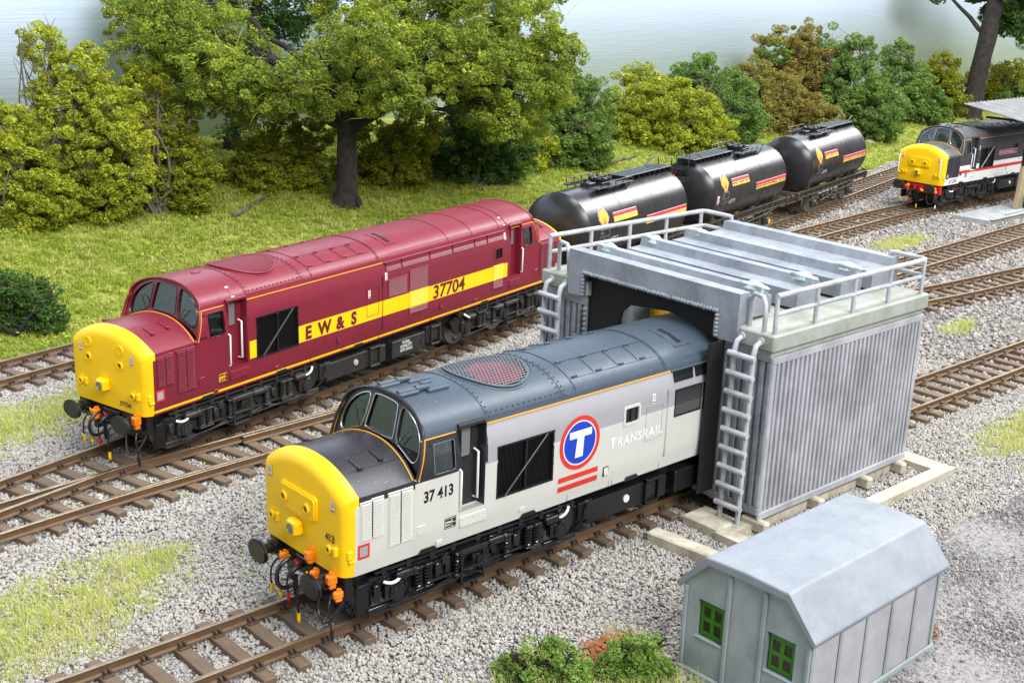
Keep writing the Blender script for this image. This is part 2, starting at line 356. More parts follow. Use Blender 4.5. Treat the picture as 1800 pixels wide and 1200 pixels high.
for i in range(61):
    x = -40+3.2*i; y = 38.5+.06*x+(.012*max(0, -x+4)**2 if x < 4 else 0)*-1; pts.append((x, y))
bd.add([(a[0], a[1], z) for a in pts for z in (-1, 26)], [(2*i, 2*i+2, 2*i+3, 2*i+1) for i in range(len(pts)-1)])
bo = bd.build('sky', 'backdrop', smooth=40); tag(bo, 'pale blue painted backdrop board with horizontal brush strokes', kind='structure')
so = bo.modifiers.new('thick', 'SOLIDIFY'); so.thickness = .3; so.offset = 1
# ------------------------------------------------------------------ scattered stuff
PROTO = bpy.data.collections.new('scatter_shapes')
def scatter(name, protos, P, rot, scl, idx, label, cat=None):
    col = bpy.data.collections.new(name+'_shapes')
    for o in protos:
        for c in list(o.users_collection): c.objects.unlink(o)
        col.objects.link(o)
    me = bpy.data.meshes.new(name); me.vertices.add(len(P)); me.vertices.foreach_set('co', np.asarray(P, np.float32).reshape(-1))
    a = me.attributes.new('rot', 'FLOAT_VECTOR', 'POINT'); a.data.foreach_set('vector', np.asarray(rot, np.float32).reshape(-1))
    a = me.attributes.new('scl', 'FLOAT', 'POINT'); a.data.foreach_set('value', np.asarray(scl, np.float32))
    a = me.attributes.new('idx', 'INT', 'POINT'); a.data.foreach_set('value', np.asarray(idx, np.int32))
    o = bpy.data.objects.new(name, me); COL.objects.link(o); tag(o, label, kind='stuff')
    ng = bpy.data.node_groups.new(name, 'GeometryNodeTree'); ng.interface.new_socket('Geometry', in_out='INPUT', socket_type='NodeSocketGeometry'); ng.interface.new_socket('Geometry', in_out='OUTPUT', socket_type='NodeSocketGeometry')
    N = ng.nodes; L = ng.links; gi = N.new('NodeGroupInput'); go = N.new('NodeGroupOutput'); ip = N.new('GeometryNodeInstanceOnPoints'); ci = N.new('GeometryNodeCollectionInfo')
    ci.inputs['Collection'].default_value = col; ci.inputs['Separate Children'].default_value = True; ci.inputs['Reset Children'].default_value = True
    def at(n, t, s):
        q = N.new('GeometryNodeInputNamedAttribute'); q.data_type = t; q.inputs[0].default_value = n; L.new(next(x for x in q.outputs if x.enabled and x.name == 'Attribute'), ip.inputs[s])
    at('rot', 'FLOAT_VECTOR', 'Rotation'); at('scl', 'FLOAT', 'Scale'); at('idx', 'INT', 'Instance Index'); ip.inputs['Pick Instance'].default_value = True
    L.new(gi.outputs[0], ip.inputs['Points']); L.new(ci.outputs[0], ip.inputs['Instance']); L.new(ip.outputs[0], go.inputs[0])
    md = o.modifiers.new('scatter', 'NODES'); md.node_group = ng; return o
def pebble(m, seed):
    r = random.Random(seed); bm = bmesh.new(); bmesh.ops.create_icosphere(bm, subdivisions=1, radius=1)
    s = (r.uniform(.8, 1.3), r.uniform(.7, 1.1), r.uniform(.55, .85))
    for v in bm.verts:
        k = r.uniform(.72, 1.15); v.co = (v.co.x*s[0]*k, v.co.y*s[1]*k, v.co.z*s[2]*k)
    me = bpy.data.meshes.new('pebble'); bm.to_mesh(me); bm.free(); me.materials.append(MATS[m]); o = bpy.data.objects.new('pebble', me); COL.objects.link(o); return o
CPX, CPY = CP.x, CP.y
def in_view(x, y, z, mar=.16):
    P = np.stack([x-CP.x, y-CP.y, z-CP.z], -1); a = P@np.array(_r2); b = P@np.array(_u2); c = P@np.array(_d)
    return (c > 1) & (np.abs(a/c) < 900/2227.1+mar) & (np.abs(b/c) < 600/2227.1+mar)
def pts_in(n, x0, x1, y0, y1):
    x = rng.uniform(x0, x1, n); y = rng.uniform(y0, y1, n); return x, y
def occupied(x, y):      # under the hut and the concrete
    return ((x > 4.6) & (x < 8.5) & (y > -7.6) & (y < -5.3))
# ballast near (every stone shows) and far
def ballast(name, m, n, box, sz, far, label, seed):
    x, y = pts_in(n, *box); dd = np.hypot(x-CP.x, y-CP.y)
    z = zt(x, y); k = in_view(x, y, z) & ~is_bank(x, y) & ~is_path(x, y) & ~occupied(x, y) & (rng.uniform(size=n) > np.clip(patch_at(x, y)*1.2, 0, .75)) & ((dd > 39) if far else (dd <= 41))
    x, y, z = x[k], y[k], z[k]; n = len(x)
    P = np.stack([x, y, z+rng.uniform(-.015, .035, n)], -1); rot = rng.uniform(0, 6.28, (n, 3)); s = sz*rng.lognormal(0, .26, n)
    return scatter(name, [pebble(m, seed+i) for i in range(6)], P, rot, s, rng.integers(0, 6, n), label)
ballast('ballast', 'stone', 620000, (-10, 31, -10, 22), .035, False, 'pale grey stone ballast around the near tracks', 10)
ballast('distant_ballast', 'stone_far', 120000, (14, 75, -9, 30), .07, True, 'grey stone ballast around the distant tracks', 30)
x, y = pts_in(160000, 3, 40, -14, -4); k = in_view(x, y, zt(x, y)) & (is_path(x, y) | ((y < -4.7) & (rng.uniform(size=160000) < .3))) & ~occupied(x, y); x, y = x[k], y[k]; n = len(x)
scatter('gravel_path_grit', [pebble('grit', 60+i) for i in range(5)], np.stack([x, y, zt(x, y)-.02+rng.uniform(-.01, .01, n)], -1), rng.uniform(0, 6.28, (n, 3)), .028*rng.lognormal(0, .35, n), rng.integers(0, 5, n), 'fine grey grit of the yard path beside the hut')
def tuft(m, seed, nb=9, ln=.34, wd=.012, lean=1.1):
    r = random.Random(seed); b = MB()
    for i in range(nb):
        a = r.uniform(0, 6.28); t = r.uniform(.15, lean); L_ = ln*r.uniform(.5, 1.25); ox, oy = r.uniform(-.1, .1), r.uniform(-.1, .1)
        dx, dy, dz = math.cos(a)*math.sin(t), math.sin(a)*math.sin(t), math.cos(t); px, py = -math.sin(a)*wd, math.cos(a)*wd
        q1 = (ox+dx*L_*.55, oy+dy*L_*.55, dz*L_*.6); q2 = (ox+dx*L_*1.1, oy+dy*L_*1.1, dz*L_*.85)
        b.add([(ox-px, oy-py, -.02), (ox+px, oy+py, -.02), (q1[0]+px*.8, q1[1]+py*.8, q1[2]), (q1[0]-px*.8, q1[1]-py*.8, q1[2]), q2], [(0, 1, 2, 3), (3, 2, 4)])
    return b.build('tuft', m)
def flat_leaf(seed):
    b = MB(); r = random.Random(seed)
    for i in range(3):
        ox, oy, oz = r.uniform(-.2, .2), r.uniform(-.2, .2), r.uniform(.06, .22); a = r.uniform(0, 6.28); s_ = r.uniform(.03, .055); t = r.uniform(-.4, .4)
        b.add([(ox+math.cos(a+k*1.2566)*s_, oy+math.sin(a+k*1.2566)*s_*.7, oz+t*math.cos(a+k*1.2566)*s_) for k in range(5)], [(0, 1, 2, 3, 4)])
    return b.build('fleck', 'leaf_fleck')
n = 150000; x, y = pts_in(n, -12, 100, 12, 40); z = zt(x, y); dd = np.hypot(x-CP.x, y-CP.y)
k = is_bank(x, y) & in_view(x, y, z, .14) & (y < 37+.06*x) & (rng.uniform(size=n) < np.clip(1.15-dd/110, .2, 1)); x, y, z = x[k], y[k], z[k]; n = len(x)
scatter('bank_grass', [tuft('grass', i, 16, .21, .011, 1.5) for i in range(6)], np.stack([x, y, z], -1), np.stack([rng.uniform(-.2, .2, n), rng.uniform(-.2, .2, n), rng.uniform(0, 6.28, n)], -1), rng.uniform(.7, 1.35, n), rng.integers(0, 6, n), 'short green static grass on the bank behind the tracks')
n = 5000; x, y = pts_in(n, -8, 70, 14, 36); z = zt(x, y); k = is_bank(x, y) & in_view(x, y, z); x, y, z = x[k], y[k], z[k]; n = len(x)
scatter('bank_leaf_flecks', [flat_leaf(i) for i in range(4)], np.stack([x, y, z], -1), np.stack([np.zeros(n), np.zeros(n), rng.uniform(0, 6.28, n)], -1), rng.uniform(.8, 1.6, n), rng.integers(0, 4, n), 'yellow green leaf flecks scattered over the bank')
n = 160000; x, y = pts_in(n, -8, 46, -6, 22); z = zt(x, y); k = in_view(x, y, z) & (patch_at(x, y)*1.6+.25*wob(x, y) > rng.uniform(0, 1, n)) & ~is_bank(x, y); x, y, z = x[k], y[k], z[k]; n = len(x)
scatter('straw_grass', [tuft('straw', 40+i, 15, .19, .005, 1.45) for i in range(6)], np.stack([x, y, z], -1), np.stack([rng.uniform(-.2, .2, n), rng.uniform(-.2, .2, n), rng.uniform(0, 6.28, n)], -1), rng.uniform(.6, 1.4, n), rng.integers(0, 6, n), 'pale straw coloured grass growing in patches through the ballast')
k = rng.uniform(size=n) < .035; x, y, z = x[k], y[k], z[k]
x2, y2 = pts_in(260, -6, 30, -6, 14); z2 = zt(x2, y2); k = in_view(x2, y2, z2) & ~is_bank(x2, y2); x, y, z = np.concatenate([x, x2[k]]), np.concatenate([y, y2[k]]), np.concatenate([z, z2[k]-.03]); n = len(x)
scatter('weed_flecks', [flat_leaf(20+i) for i in range(4)], np.stack([x, y, z], -1), np.stack([np.zeros(n), np.zeros(n), rng.uniform(0, 6.28, n)], -1), rng.uniform(.5, 1.15, n), rng.integers(0, 4, n), 'bright green weed leaves among the straw grass')
# ------------------------------------------------------------------ railway tracks
def resample(pts, step):
    out = []; 
    P = [Vector((*q, 0)) for q in pts]
    # Catmull-Rom through the points, then equal steps
    C = []
    for i in range(len(P)-1):
        p0 = P[max(i-1, 0)]; p1 = P[i]; p2 = P[i+1]; p3 = P[min(i+2, len(P)-1)]
        for t in np.linspace(0, 1, 40, endpoint=False):
            C.append(.5*((2*p1)+(p2-p0)*t+(2*p0-5*p1+4*p2-p3)*t*t+(3*p1-p0-3*p2+p3)*t**3))
    C.append(P[-1]); acc = 0; nxt = 0; out = []
    for a, b in zip(C[:-1], C[1:]):
        l = (b-a).length
        while nxt <= acc+l and l > 0:
            q = a+(b-a)*((nxt-acc)/l); out.append((q.x, q.y, math.atan2((b-a).y, (b-a).x))); nxt += step
        acc += l
    return out
GAUGE = .70
RP = [(-.085, -.19), (.085, -.19), (.085, -.165), (.022, -.14), (.022, -.055), (.042, -.04), (.042, -.006), (.034, 0), (-.034, 0), (-.042, -.006), (-.042, -.04), (-.022, -.055), (-.022, -.14), (-.085, -.165)]
def rail(path, off, parent, name='rail'):
    b = MB(); k = len(RP)
    for i, (x, y, a) in enumerate(path):
        b.v += [(x-math.sin(a)*(off+q[0]), y+math.cos(a)*(off+q[0]), q[1]) for q in RP]
    for i in range(len(path)-1):
        for j in range(k):
            b.f.append((i*k+j, i*k+(j+1) % k, (i+1)*k+(j+1) % k, (i+1)*k+j)); b.m.append(1 if j in (6, 7, 8) else 0)
    b.f += [tuple(range(k)), tuple(range((len(path)-1)*k, len(path)*k))]; b.m += [0, 0]
    return b.build(name, ['rail_side', 'rail_top'], parent)
def sleeper_mesh(h0, h1, wd=.13, seed=0, chairs=None):
    r = random.Random(seed); b = MB(); b.bbox(-wd, wd, h0, h1, -.40, -.19, .015)
    if chairs:
        for c in chairs: b.box(-.09, .09, c-.17, c+.17, -.189, -.16); b.box(-.05, .05, c+.06, c+.13, -.16, -.09); b.box(-.05, .05, c-.13, c-.06, -.16, -.09)
    return b
def chair_mesh():
    b = MB(); b.bbox(-.10, .10, -.19, .19, -.19, -.155, .01)
    for s in (-1, 1):
        for dx in (-.045, .045): b.bbox(dx-.026, dx+.026, s*.11-.05, s*.11+.05, -.16, -.075, .012)
    return b
ch_src = chair_mesh().build('rail_chair', 'chair_iron'); COL.objects.unlink(ch_src)
def track(label, pts, near_chairs=None, step=.695, phase=0., skip=None, halves=None, name='railway_track'):
    t = empty(name, (pts[0][0], pts[0][1], 0)); tag(t, label, 'railway track', 'tracks of the yard')
    base = Vector(t.location)
    fine = resample(pts, .5); loc = [(x-base.x, y-base.y, a) for x, y, a in fine]
    for s in (-1, 1): rail(loc, s*GAUGE, t)
    src = []
    for i in range(4):
        o = sleeper_mesh(-1.2, 1.2, .13, i).build('sleeper', 'sleeper'); COL.objects.unlink(o); src.append(o)
    srcf = sleeper_mesh(-1.2, 1.2, .13, 9, (-GAUGE, GAUGE)).build('sleeper', 'sleeper'); COL.objects.unlink(srcf)
    r = random.Random(len(label))
    for (x, y, a) in resample(pts, step):
        if skip and skip(x, y): continue
        near = near_chairs and near_chairs(x)
        h = halves(x, y) if halves else None
        if h: o = sleeper_mesh(h[0], h[1], .13, int(x*10)).build('sleeper', 'sleeper')
        else: o = (r.choice(src) if near else srcf).copy(); COL.objects.link(o)
        o.parent = t; j = r.uniform(-.012, .012); o.location = (x-base.x, y-base.y, r.uniform(-.008, .004)); o.rotation_euler = (0, 0, a+j)
        if near:
            for s in (-1, 1):
                c = ch_src.copy(); COL.objects.link(c); c.parent = o; c.location = (0, s*GAUGE, 0); c.name = 'rail_chair'
    return t
A_PTS = [(-8.46, 0), (4, 0), (12, 0), (22, -.2), (45, -.35), (60, -.4)]
B_PTS = [(-10, 6.55), (-3, 7.3), (.5, 7.6), (6.5, 7.85), (20, 8.25), (36, 8.9), (47, 9.5), (75, 11)]
def Cp(t): return (CX+CCA*t, CY+CSA*t)
C_PTS = [Cp(t) for t in (-11, 0, 20, 40, 60, 82)]
T2_PTS = [(26, 13.75), (36, 14.75), (44, 15.45), (50, 15.62), (57, 15.6), (75, 15.3)]
T4_PTS = [(23, 7.2), (31, 5.75), (37.6, 5.1), (50, 3.9), (66, 2.6)]
D_PTS = [(-8, 14.8), (1.1, 16.72), (6, 17.75), (14, 19.5)]
track('near track carrying the grey locomotive into the washing plant', A_PTS, near_chairs=lambda x: x < 10)
def c_half(x, y):
    if x > 6.4: return None
    cb = 7.58+.045*x        # centre of the diverging line
    far = (y-cb)/CCA
    return (-(far+1.15), 1.2) if x < 3.2 else (-1.12, 1.2)
cc = track('straight track under the maroon locomotive and tank wagons', C_PTS, near_chairs=lambda x: x < 16, halves=c_half, step=.66)
bb = track('plain middle track diverging beside the maroon locomotive', B_PTS, near_chairs=lambda x: x < 12, skip=lambda x, y: x < 3.5, halves=lambda x, y: (-1.2, 1.05) if x < 7 else None, step=.66)
bp = Vector(bb.location)
def chk(pts, off, name): return rail([(x-bp.x, y-bp.y, a) for x, y, a in resample(pts, .4)], off, bb, name)
chk([(-.6, 7.48), (1.2, 7.64), (3, 7.72)], -GAUGE+.11, 'check_rail')
chk([(3.6, 7.74), (6.6, 7.86)], GAUGE-.14, 'check_rail')
track('distant track carrying the charcoal and white locomotive', T2_PTS, step=.68)
track('middle distant track curving behind the washing plant', T4_PTS, step=.68)
track('far left track at the foot of the grass bank', D_PTS, near_chairs=lambda x: True, step=.68)
# ------------------------------------------------------------------ diesel locomotives
LL = 17.466; XM = LL/2; AX0 = 1.07; WB = 2.057
WZ = [(1.22, 1.30), (1.6, 1.345), (2.6, 1.35), (3.0, 1.335), (3.2, 1.30), (3.375, 1.235)]
def wside(z): return float(np.interp(z, [q[0] for q in WZ], [q[1] for q in WZ]))
def ys(z): return -wside(z)
def roof_pt(x, t, h=0):
    y0, z0 = 1.235*math.cos(t), 3.375+.545*math.sin(t); nv = Vector((0, math.cos(t)/1.235, math.sin(t)/.545)).normalized()
    return Vector((x, -y0-nv.y*h, z0+nv.z*h))
def roof_z(y): return 3.375+.545*math.sqrt(max(0, 1-(y/1.235)**2))
def xend(z): return 1.41+.3*max(0, z-2.65)
def nose_w(z): return wside(z)
def nose_top(y, w=1.335, top=3.13, sh=2.70): return top-(top-sh)*(abs(y)/w)**2.2
ZL = [1.22, 1.27, 1.33, 1.43, 1.58, 1.70, 1.76, 1.80, 1.84, 1.87, 2.10, 2.32, 2.36, 2.52, 2.60, 2.64, 2.68, 2.86, 2.90, 2.95, 3.10, 3.30, 3.345, 3.375]
TS = [.13, .22]+[.22+(math.pi/2-.22)*k/7 for k in range(1, 8)]
def ring():
    L_ = [(-wside(z), z) for z in ZL]+[(-1.235*math.cos(t), 3.375+.545*math.sin(t)) for t in TS]
    return L_+[(-y, z) for y, z in reversed(L_[:-1])]
XL = sorted([1.82, 2.36, 2.47, 3.06, 3.12, 3.37, 4.82, 5.4, 6.1, 6.85, 7.27, 8.29, 8.40, 9.26, 9.34, 10.2, 11.3, 12.4, 13.57, 13.95, 14.25, LL-3.06, LL-2.47, LL-2.36, LL-1.82])
def panel_slats(x0, x1, z0, z1, n, y, depth, vertical=False):
    """louvre panel: thin slats in a frame, given as one small mesh"""
    b = MB()
    b.bbox(x0-.03, x1+.03, y-.012, y+.02, z1, z1+.03, .006); b.bbox(x0-.03, x1+.03, y-.012, y+.02, z0-.03, z0, .006)
    b.bbox(x0-.03, x0, y-.012, y+.02, z0, z1, .006); b.bbox(x1, x1+.03, y-.012, y+.02, z0, z1, .006)
    for i in range(n):
        if vertical:
            c = x0+(x1-x0)*(i+.5)/n; h = (x1-x0)/n*.3; b.box(c-h, c+h, y-depth, y+.01, z0, z1)
        else:
            c = z0+(z1-z0)*(i+.5)/n; h = (z1-z0)/n*.22; b.add([(x0, y-.001, c+h), (x1, y-.001, c+h), (x1, y-depth, c-h), (x0, y-depth, c-h), (x0, y, c-h), (x1, y, c-h)], [(0, 1, 2, 3), (3, 2, 5, 4)])
    return b
def both(fn):
    for s in (-1, 1): fn(s)
def flip(b, s):
    """mirror to the other side when s > 0 (shapes are drawn for the -y side)"""
    if s > 0: b.v = [(x, -y, z) for x, y, z in b.v]
    return b
def bez(p0, p1, p2, p3, n=10):
    P = [Vector(q) for q in (p0, p1, p2, p3)]
    return [P[0]*(1-t)**3+P[1]*3*t*(1-t)**2+P[2]*3*t*t*(1-t)+P[3]*t**3 for t in [i/n for i in range(n+1)]]
def make_bogie(parent, frame_m, wheel_m, x, rot):
    f = MB()
    for s in (-1, 1):
        y0, y1 = s*1.06, s*1.14
        poly = [(-2.72, .86), (-2.5, 1.0), (-1.2, 1.03), (-.6, .97), (.6, .97), (1.2, 1.03), (2.5, 1.0), (2.72, .86), (2.62, .62), (2.45, .45), (2.32, .42), (2.30, .75), (1.78, .78), (1.76, .5), (1.1, .47), (.45, .47), (.3, .7), (-.3, .7), (-.45, .47), (-1.1, .47), (-1.76, .5), (-1.78, .78), (-2.30, .75), (-2.32, .42), (-2.45, .45), (-2.62, .62)]
        f.prism(poly, lambda u, v, t: (u, t, v), y0, y1)
        f.bbox(-2.6, 2.6, min(y1, y1+s*.05), max(y1, y1+s*.05), .93, .985, .01)
        f.bbox(-1.7, 1.7, min(y1, y1+s*.06), max(y1, y1+s*.06), .47, .53, .01)
        f.bbox(-2.5, 2.5, min(y1, y1+s*.1), max(y1, y1+s*.1), 1.06, 1.12, .015)
        for bx in (-2.3, -1.75, -1.2, -.7, -.1, .45, 1.0, 1.55, 2.05, 2.4): f.bbox(bx-.06, bx+.05, min(y1, y1+s*.12), max(y1, y1+s*.12), 1.0, 1.17, .015)
        for bx in (-1.05, -.8, .75, .98, 2.2, -2.2): f.bbox(bx-.05, bx+.05, min(y1, y1+s*.07), max(y1, y1+s*.07), .56, .9, .012)
    f.box(-2.4, 2.4, -1.0, 1.0, .55, .85); f.box(-.5, .5, -1.05, 1.05, .5, 1.0)
    fo = f.build('bogie', frame_m, parent, loc=(x, 0, 0), rot=(0, 0, rot))
    for ax in (-WB, 0, WB):
        for s in (-1, 1):
            w_ = MB(); w_.lathe([(s*.80, .50), (s*.80, .565), (s*.70, .572), (s*.67, .60), (s*.64, .60), (s*.64, .4)], (ax, 0, .572), 'y', 32, 1)
            w_.lathe([(s*.79, .05), (s*.79, .12), (s*.765, .16), (s*.755, .46), (s*.79, .5), (s*.65, .5)], (ax, 0, .572), 'y', 32, 0)
            w_.build('wheel', [wheel_m, 'tyre_steel'], fo, smooth=35)
            a = MB(); y1 = s*1.145; q = sorted((y1-s*.1, y1+s*.12)); a.bbox(ax-.21, ax+.21, q[0], q[1], .44, .82, .05)
            a.cyl((ax, y1+s*.1, .62), (ax, y1+s*.17, .62), .165, 20); a.cyl((ax, y1+s*.16, .62), (ax, y1+s*.185, .62), .1, 16)
            for k in range(6): a.cyl((ax+.135*math.cos(k*1.047), y1+s*.16, .62+.135*math.sin(k*1.047)), (ax+.135*math.cos(k*1.047), y1+s*.185, .62+.135*math.sin(k*1.047)), .018, 6)
            a.build('axle_box', frame_m, fo, smooth=35)
        MB().cyl((ax, -.64, .572), (ax, .64, .572), .085, 12).build('axle', frame_m, fo, smooth=40)
    for s in (-1, 1):
        for sx in (-1.54, -1.32, 1.20, 1.42, -.62, .62):
            c = MB(); r_ = .075 if abs(sx) > 1 else .05; n_ = 44
            c.tube([(sx+r_*math.cos(i*.85), s*1.235+r_*math.sin(i*.85), .52+.40*i/n_) for i in range(n_+1)], .021, 5); c.cyl((sx, s*1.235, .5), (sx, s*1.235, .95), .03, 8)
            c.bbox(sx-.1, sx+.1, min(s*1.13, s*1.33), max(s*1.13, s*1.33), .93, .97, .01); c.bbox(sx-.1, sx+.1, min(s*1.13, s*1.33), max(s*1.13, s*1.33), .49, .53, .01)
            c.build('coil_spring', frame_m, fo, smooth=60)
        for bx, sg in ((-1.85, 1), (1.85, -1), (.35, 1)):
            c = MB(); c.cyl((bx-.2, s*1.24, .90), (bx+.16, s*1.24, .90), .085, 14); c.cyl((bx+.16, s*1.24, .90), (bx+.24, s*1.24, .90), .1, 14); c.cyl((bx-.22, s*1.24, .90), (bx-.18, s*1.24, .90), .06, 12); c.bbox(bx-.15, bx+.1, min(s*1.1, s*1.24), max(s*1.1, s*1.24), .86, 1.02, .01)
            c.build('brake_cylinder', frame_m, fo, smooth=40)
        MB().tube(bez((-2.02, s*1.3, .88), (-2.12, s*1.36, .86), (-2.25, s*1.34, .84), (-2.34, s*1.26, .90)), .03, 8).build('air_pipe', 'white', fo, smooth=60)
        MB().tube(bez((2.0, s*1.3, .92), (2.1, s*1.36, .95), (2.2, s*1.34, 1.02), (2.26, s*1.28, 1.08)), .03, 8).build('air_pipe', 'white', fo, smooth=60)
        e = MB(); e.tube([(-2.6, s*1.17, .27), (-2.0, s*1.19, .27), (-1.2, s*1.19, .33), (-.55, s*1.2, .45), (0, s*1.2, .37), (.55, s*1.2, .45), (1.2, s*1.19, .33), (2.0, s*1.19, .27), (2.6, s*1.17, .3)], .035, 8)
        e.bbox(-2.62, -1.7, min(s*1.1, s*1.2), max(s*1.1, s*1.2), .3, .4, .02); e.bbox(1.7, 2.62, min(s*1.1, s*1.2), max(s*1.1, s*1.2), .3, .4, .02)
        e.build('brake_rigging', frame_m, fo, smooth=50)
        e = MB(); e.tube([(-2.2, s*1.25, .36), (-1.0, s*1.27, .40), (1.0, s*1.27, .40), (2.2, s*1.25, .36)], .02, 6); e.build('brake_rod', frame_m, fo, smooth=50)
        st = MB()
        for sx in (-.56, -.02):
            st.bbox(sx-.025, sx+.025, min(s*1.14, s*1.34), max(s*1.14, s*1.34), .27, .95, .008) if False else None
            st.bbox(sx-.022, sx+.022, min(s*1.3, s*1.345), max(s*1.3, s*1.345), .27, .95, .006); st.bbox(sx-.022, sx+.022, min(s*1.14, s*1.185), max(s*1.14, s*1.185), .27, .95, .006)
        for z in (.28, .56): st.bbox(-.58, 0, min(s*1.14, s*1.345), max(s*1.14, s*1.345), z, z+.035, .006)
        st.bbox(-.62, .08, min(s*1.1, s*1.36), max(s*1.1, s*1.36), .88, 1.0, .02); st.build('footstep', frame_m, fo)
        for k, bx in enumerate((-1.05, .9, -2.45)):
            c = MB(); c.bbox(bx-.07, bx+.07, min(s*1.14, s*1.25), max(s*1.14, s*1.25), .62, .86, .02); c.tube(bez((bx, s*1.2, .86), (bx+.05, s*1.3, 1.0), (bx+.2, s*1.28, 1.02), (bx+.35, s*1.18, .98), 6), .015, 5); c.build('sand_pipe_bracket', frame_m, fo, smooth=40)
        MB().bbox(-.98, -.86, min(s*1.2, s*1.27), max(s*1.2, s*1.27), .8, .97, .01).build('damper_plate', 'decal_grey' if False else frame_m, fo)
    return fo
def nose_loop(x, iy, it):
    """one section of the nose, from lower -y corner over the top to lower +y corner"""
    L_ = []
    for z in (1.22, 1.27, 1.33, 1.43, 1.58, 1.9, 2.3, 2.55):
        L_.append((-(wside(z)-iy), z))
    w = 1.335-iy; sh = 2.70-it*.75; top = 3.13-it
    for k in range(13):
        y = -w*(1-(k/12)**1.35) if k else -w+.004
        L_.append((y, nose_top(y, w, top, sh)))
    L_ = L_+[(-y, z) for y, z in reversed(L_[:-1])]
    return [(x+(xend(z)-1.41 if x > 1.2 else 0), y, z) for y, z in L_]
def make_nose(parent, P, rear=False):
    secs = []
    for a in np.linspace(0, math.pi/2, 7): secs.append((.20-.29*math.cos(a), .20*(1-math.sin(a)), .26*(1-math.sin(a))))
    for x in (.32, .7, 1.1, 1.415): secs.append((x, 0, 0))
    b = MB(); rings = [nose_loop(*q) for q in secs]; n = len(rings[0])
    slots = ['yellow', P['nose_side'], P['nose_top'], P['sill'], P['line']]
    for r_ in rings: b.v += r_
    for i in range(len(rings)-1):
        for k in range(n-1):
            c = [sum(rings[i+di][k+dk][j] for di in (0, 1) for dk in (0, 1))/4 for j in range(3)]
            yel = c[0] < (.16 if c[2] < 2.6 else .24)
            mi = 0 if yel else (2 if (k >= 7 and k < n-8) else (4 if c[2] < 1.33 and c[2] > 1.27 and P['line'] != P['sill'] else (3 if c[2] < P['sill_z'] else 1)))
            b.f.append((i*n+k, i*n+k+1, (i+1)*n+k+1, (i+1)*n+k)); b.m.append(mi)
    # gently bowed front face: rings of shrinking sections
    o0 = 0; prev = list(range(n)); cy, cz = 0, 2.0
    for f_, bx in ((.8, -.10), (.5, -.115), (.2, -.12)):
        o = len(b.v); b.v += [(bx, y*f_, cz+(z-cz)*f_) for x, y, z in rings[0]]
        for k in range(n): b.f.append((prev[k], prev[(k+1) % n], o+(k+1) % n, o+k)); b.m.append(0)
        prev = list(range(o, o+n))
    b.f.append(tuple(prev)); b.m.append(0)
    nose = b.build('nose', slots, parent, smooth=38)
    # windscreen surround with three panes
    outer = [(y, z) for y, z in ring() if z >= 2.64]; outer = [(y, max(z, 2.66)) for y, z in outer]
    low = [(y, nose_top(y)+.012) for y in np.linspace(1.27, -1.27, 21)]
    pane_c = chaikin([(-.41, 3.16), (.41, 3.16), (.43, 3.20), (.37, 3.76), (.32, 3.80), (0, 3.83), (-.32, 3.80), (-.37, 3.76), (-.43, 3.20)], 2)
    side = [(.52, 3.13), (.72, 3.07), (1.04, 2.92), (1.15, 2.94), (1.19, 3.10), (1.14, 3.32), (1.03, 3.49), (.84, 3.65), (.58, 3.765), (.46, 3.77), (.47, 3.45)]
    pane_r = chaikin(side, 2); pane_l = [(-y, z) for y, z in pane_r]
    inn = .07
    fx = lambda u, v, t: (xend(v)+t+.05*(1-min(1, abs(u)/1.2))*-1, u, v)
    ws = MB(); ws.prism([(y*.985, z-(.015 if z > 3.2 else 0)) for y, z in outer]+low, fx, inn, inn+.05, 0, holes=[pane_c, pane_r, pane_l])
    so = ws.build('windscreen_surround', P['screen'], nose)
    for pl in (pane_c, pane_r, pane_l):
        MB().prism(pl, fx, inn+.03, inn+.036).build('windscreen', 'glass', nose)
        rim = MB(); rim.tube([Vector(fx(y, z, inn-.008)) for y, z in pl+pl[:1]], .012, 5); rim.build('windscreen_rim', P['rim'], nose, smooth=60)
    # rounded roof brow over the screen
    br = MB(); pp = [(xend(z)+.02, y, z) for y, z in outer]; br.tube(pp, .03, 8); br.build('roof_brow', P['brow'], nose, smooth=60)
    ol = MB(); ol.tube([(xend(nose_top(y))-.055, y, nose_top(y)+.008) for y in np.linspace(-1.32, 1.32, 25)], .014, 5)
    for s in (-1, 1): ol.tube([(xend(z)+.065, s*(wside(z)+.006), z) for z in np.linspace(2.68, 3.36, 8)], .014, 5); ol.tube([(1.39, s*1.352, 2.72), (xend(2.68)+.065, s*1.356, 2.68)], .014, 5); ol.tube([(xend(3.37)-.03, s*(1.24), 3.372), (2.40, s*1.24, 3.372)], .013, 5)
    ol.build('cab_lining', 'line_orange', nose, smooth=60)
    wp = MB(); wp.tube([(xend(3.15)-.02, .52, 3.15), (xend(3.45)-.01, .75, 3.42)], .012, 5); wp.build('wiper', 'gloss_black', nose); wp = MB(); wp.tube([(xend(3.15)-.02, -.62, 3.13), (xend(3.4)-.01, -.78, 3.35)], .012, 5); wp.build('wiper', 'gloss_black', nose)
    # inside of the cab
    ci = MB(); ci.box(2.36, 2.40, -1.05, 1.05, 2.0, 3.55, 0); ci.box(1.45, 2.4, -1.2, 1.2, 2.0, 2.05, 1); ci.bbox(1.65, 1.95, -1.1, 1.1, 2.05, 2.85, .05, 1)
    for sy in (-.75, .75): ci.bbox(2.1, 2.3, sy-.22, sy+.22, 2.5, 3.1, .05, 1)
    ci.build('cab_interior', ['cab_green', 'cab_dark'], nose)
    # front fittings
    F = lambda u, v, t: (-.10-t, u, v)
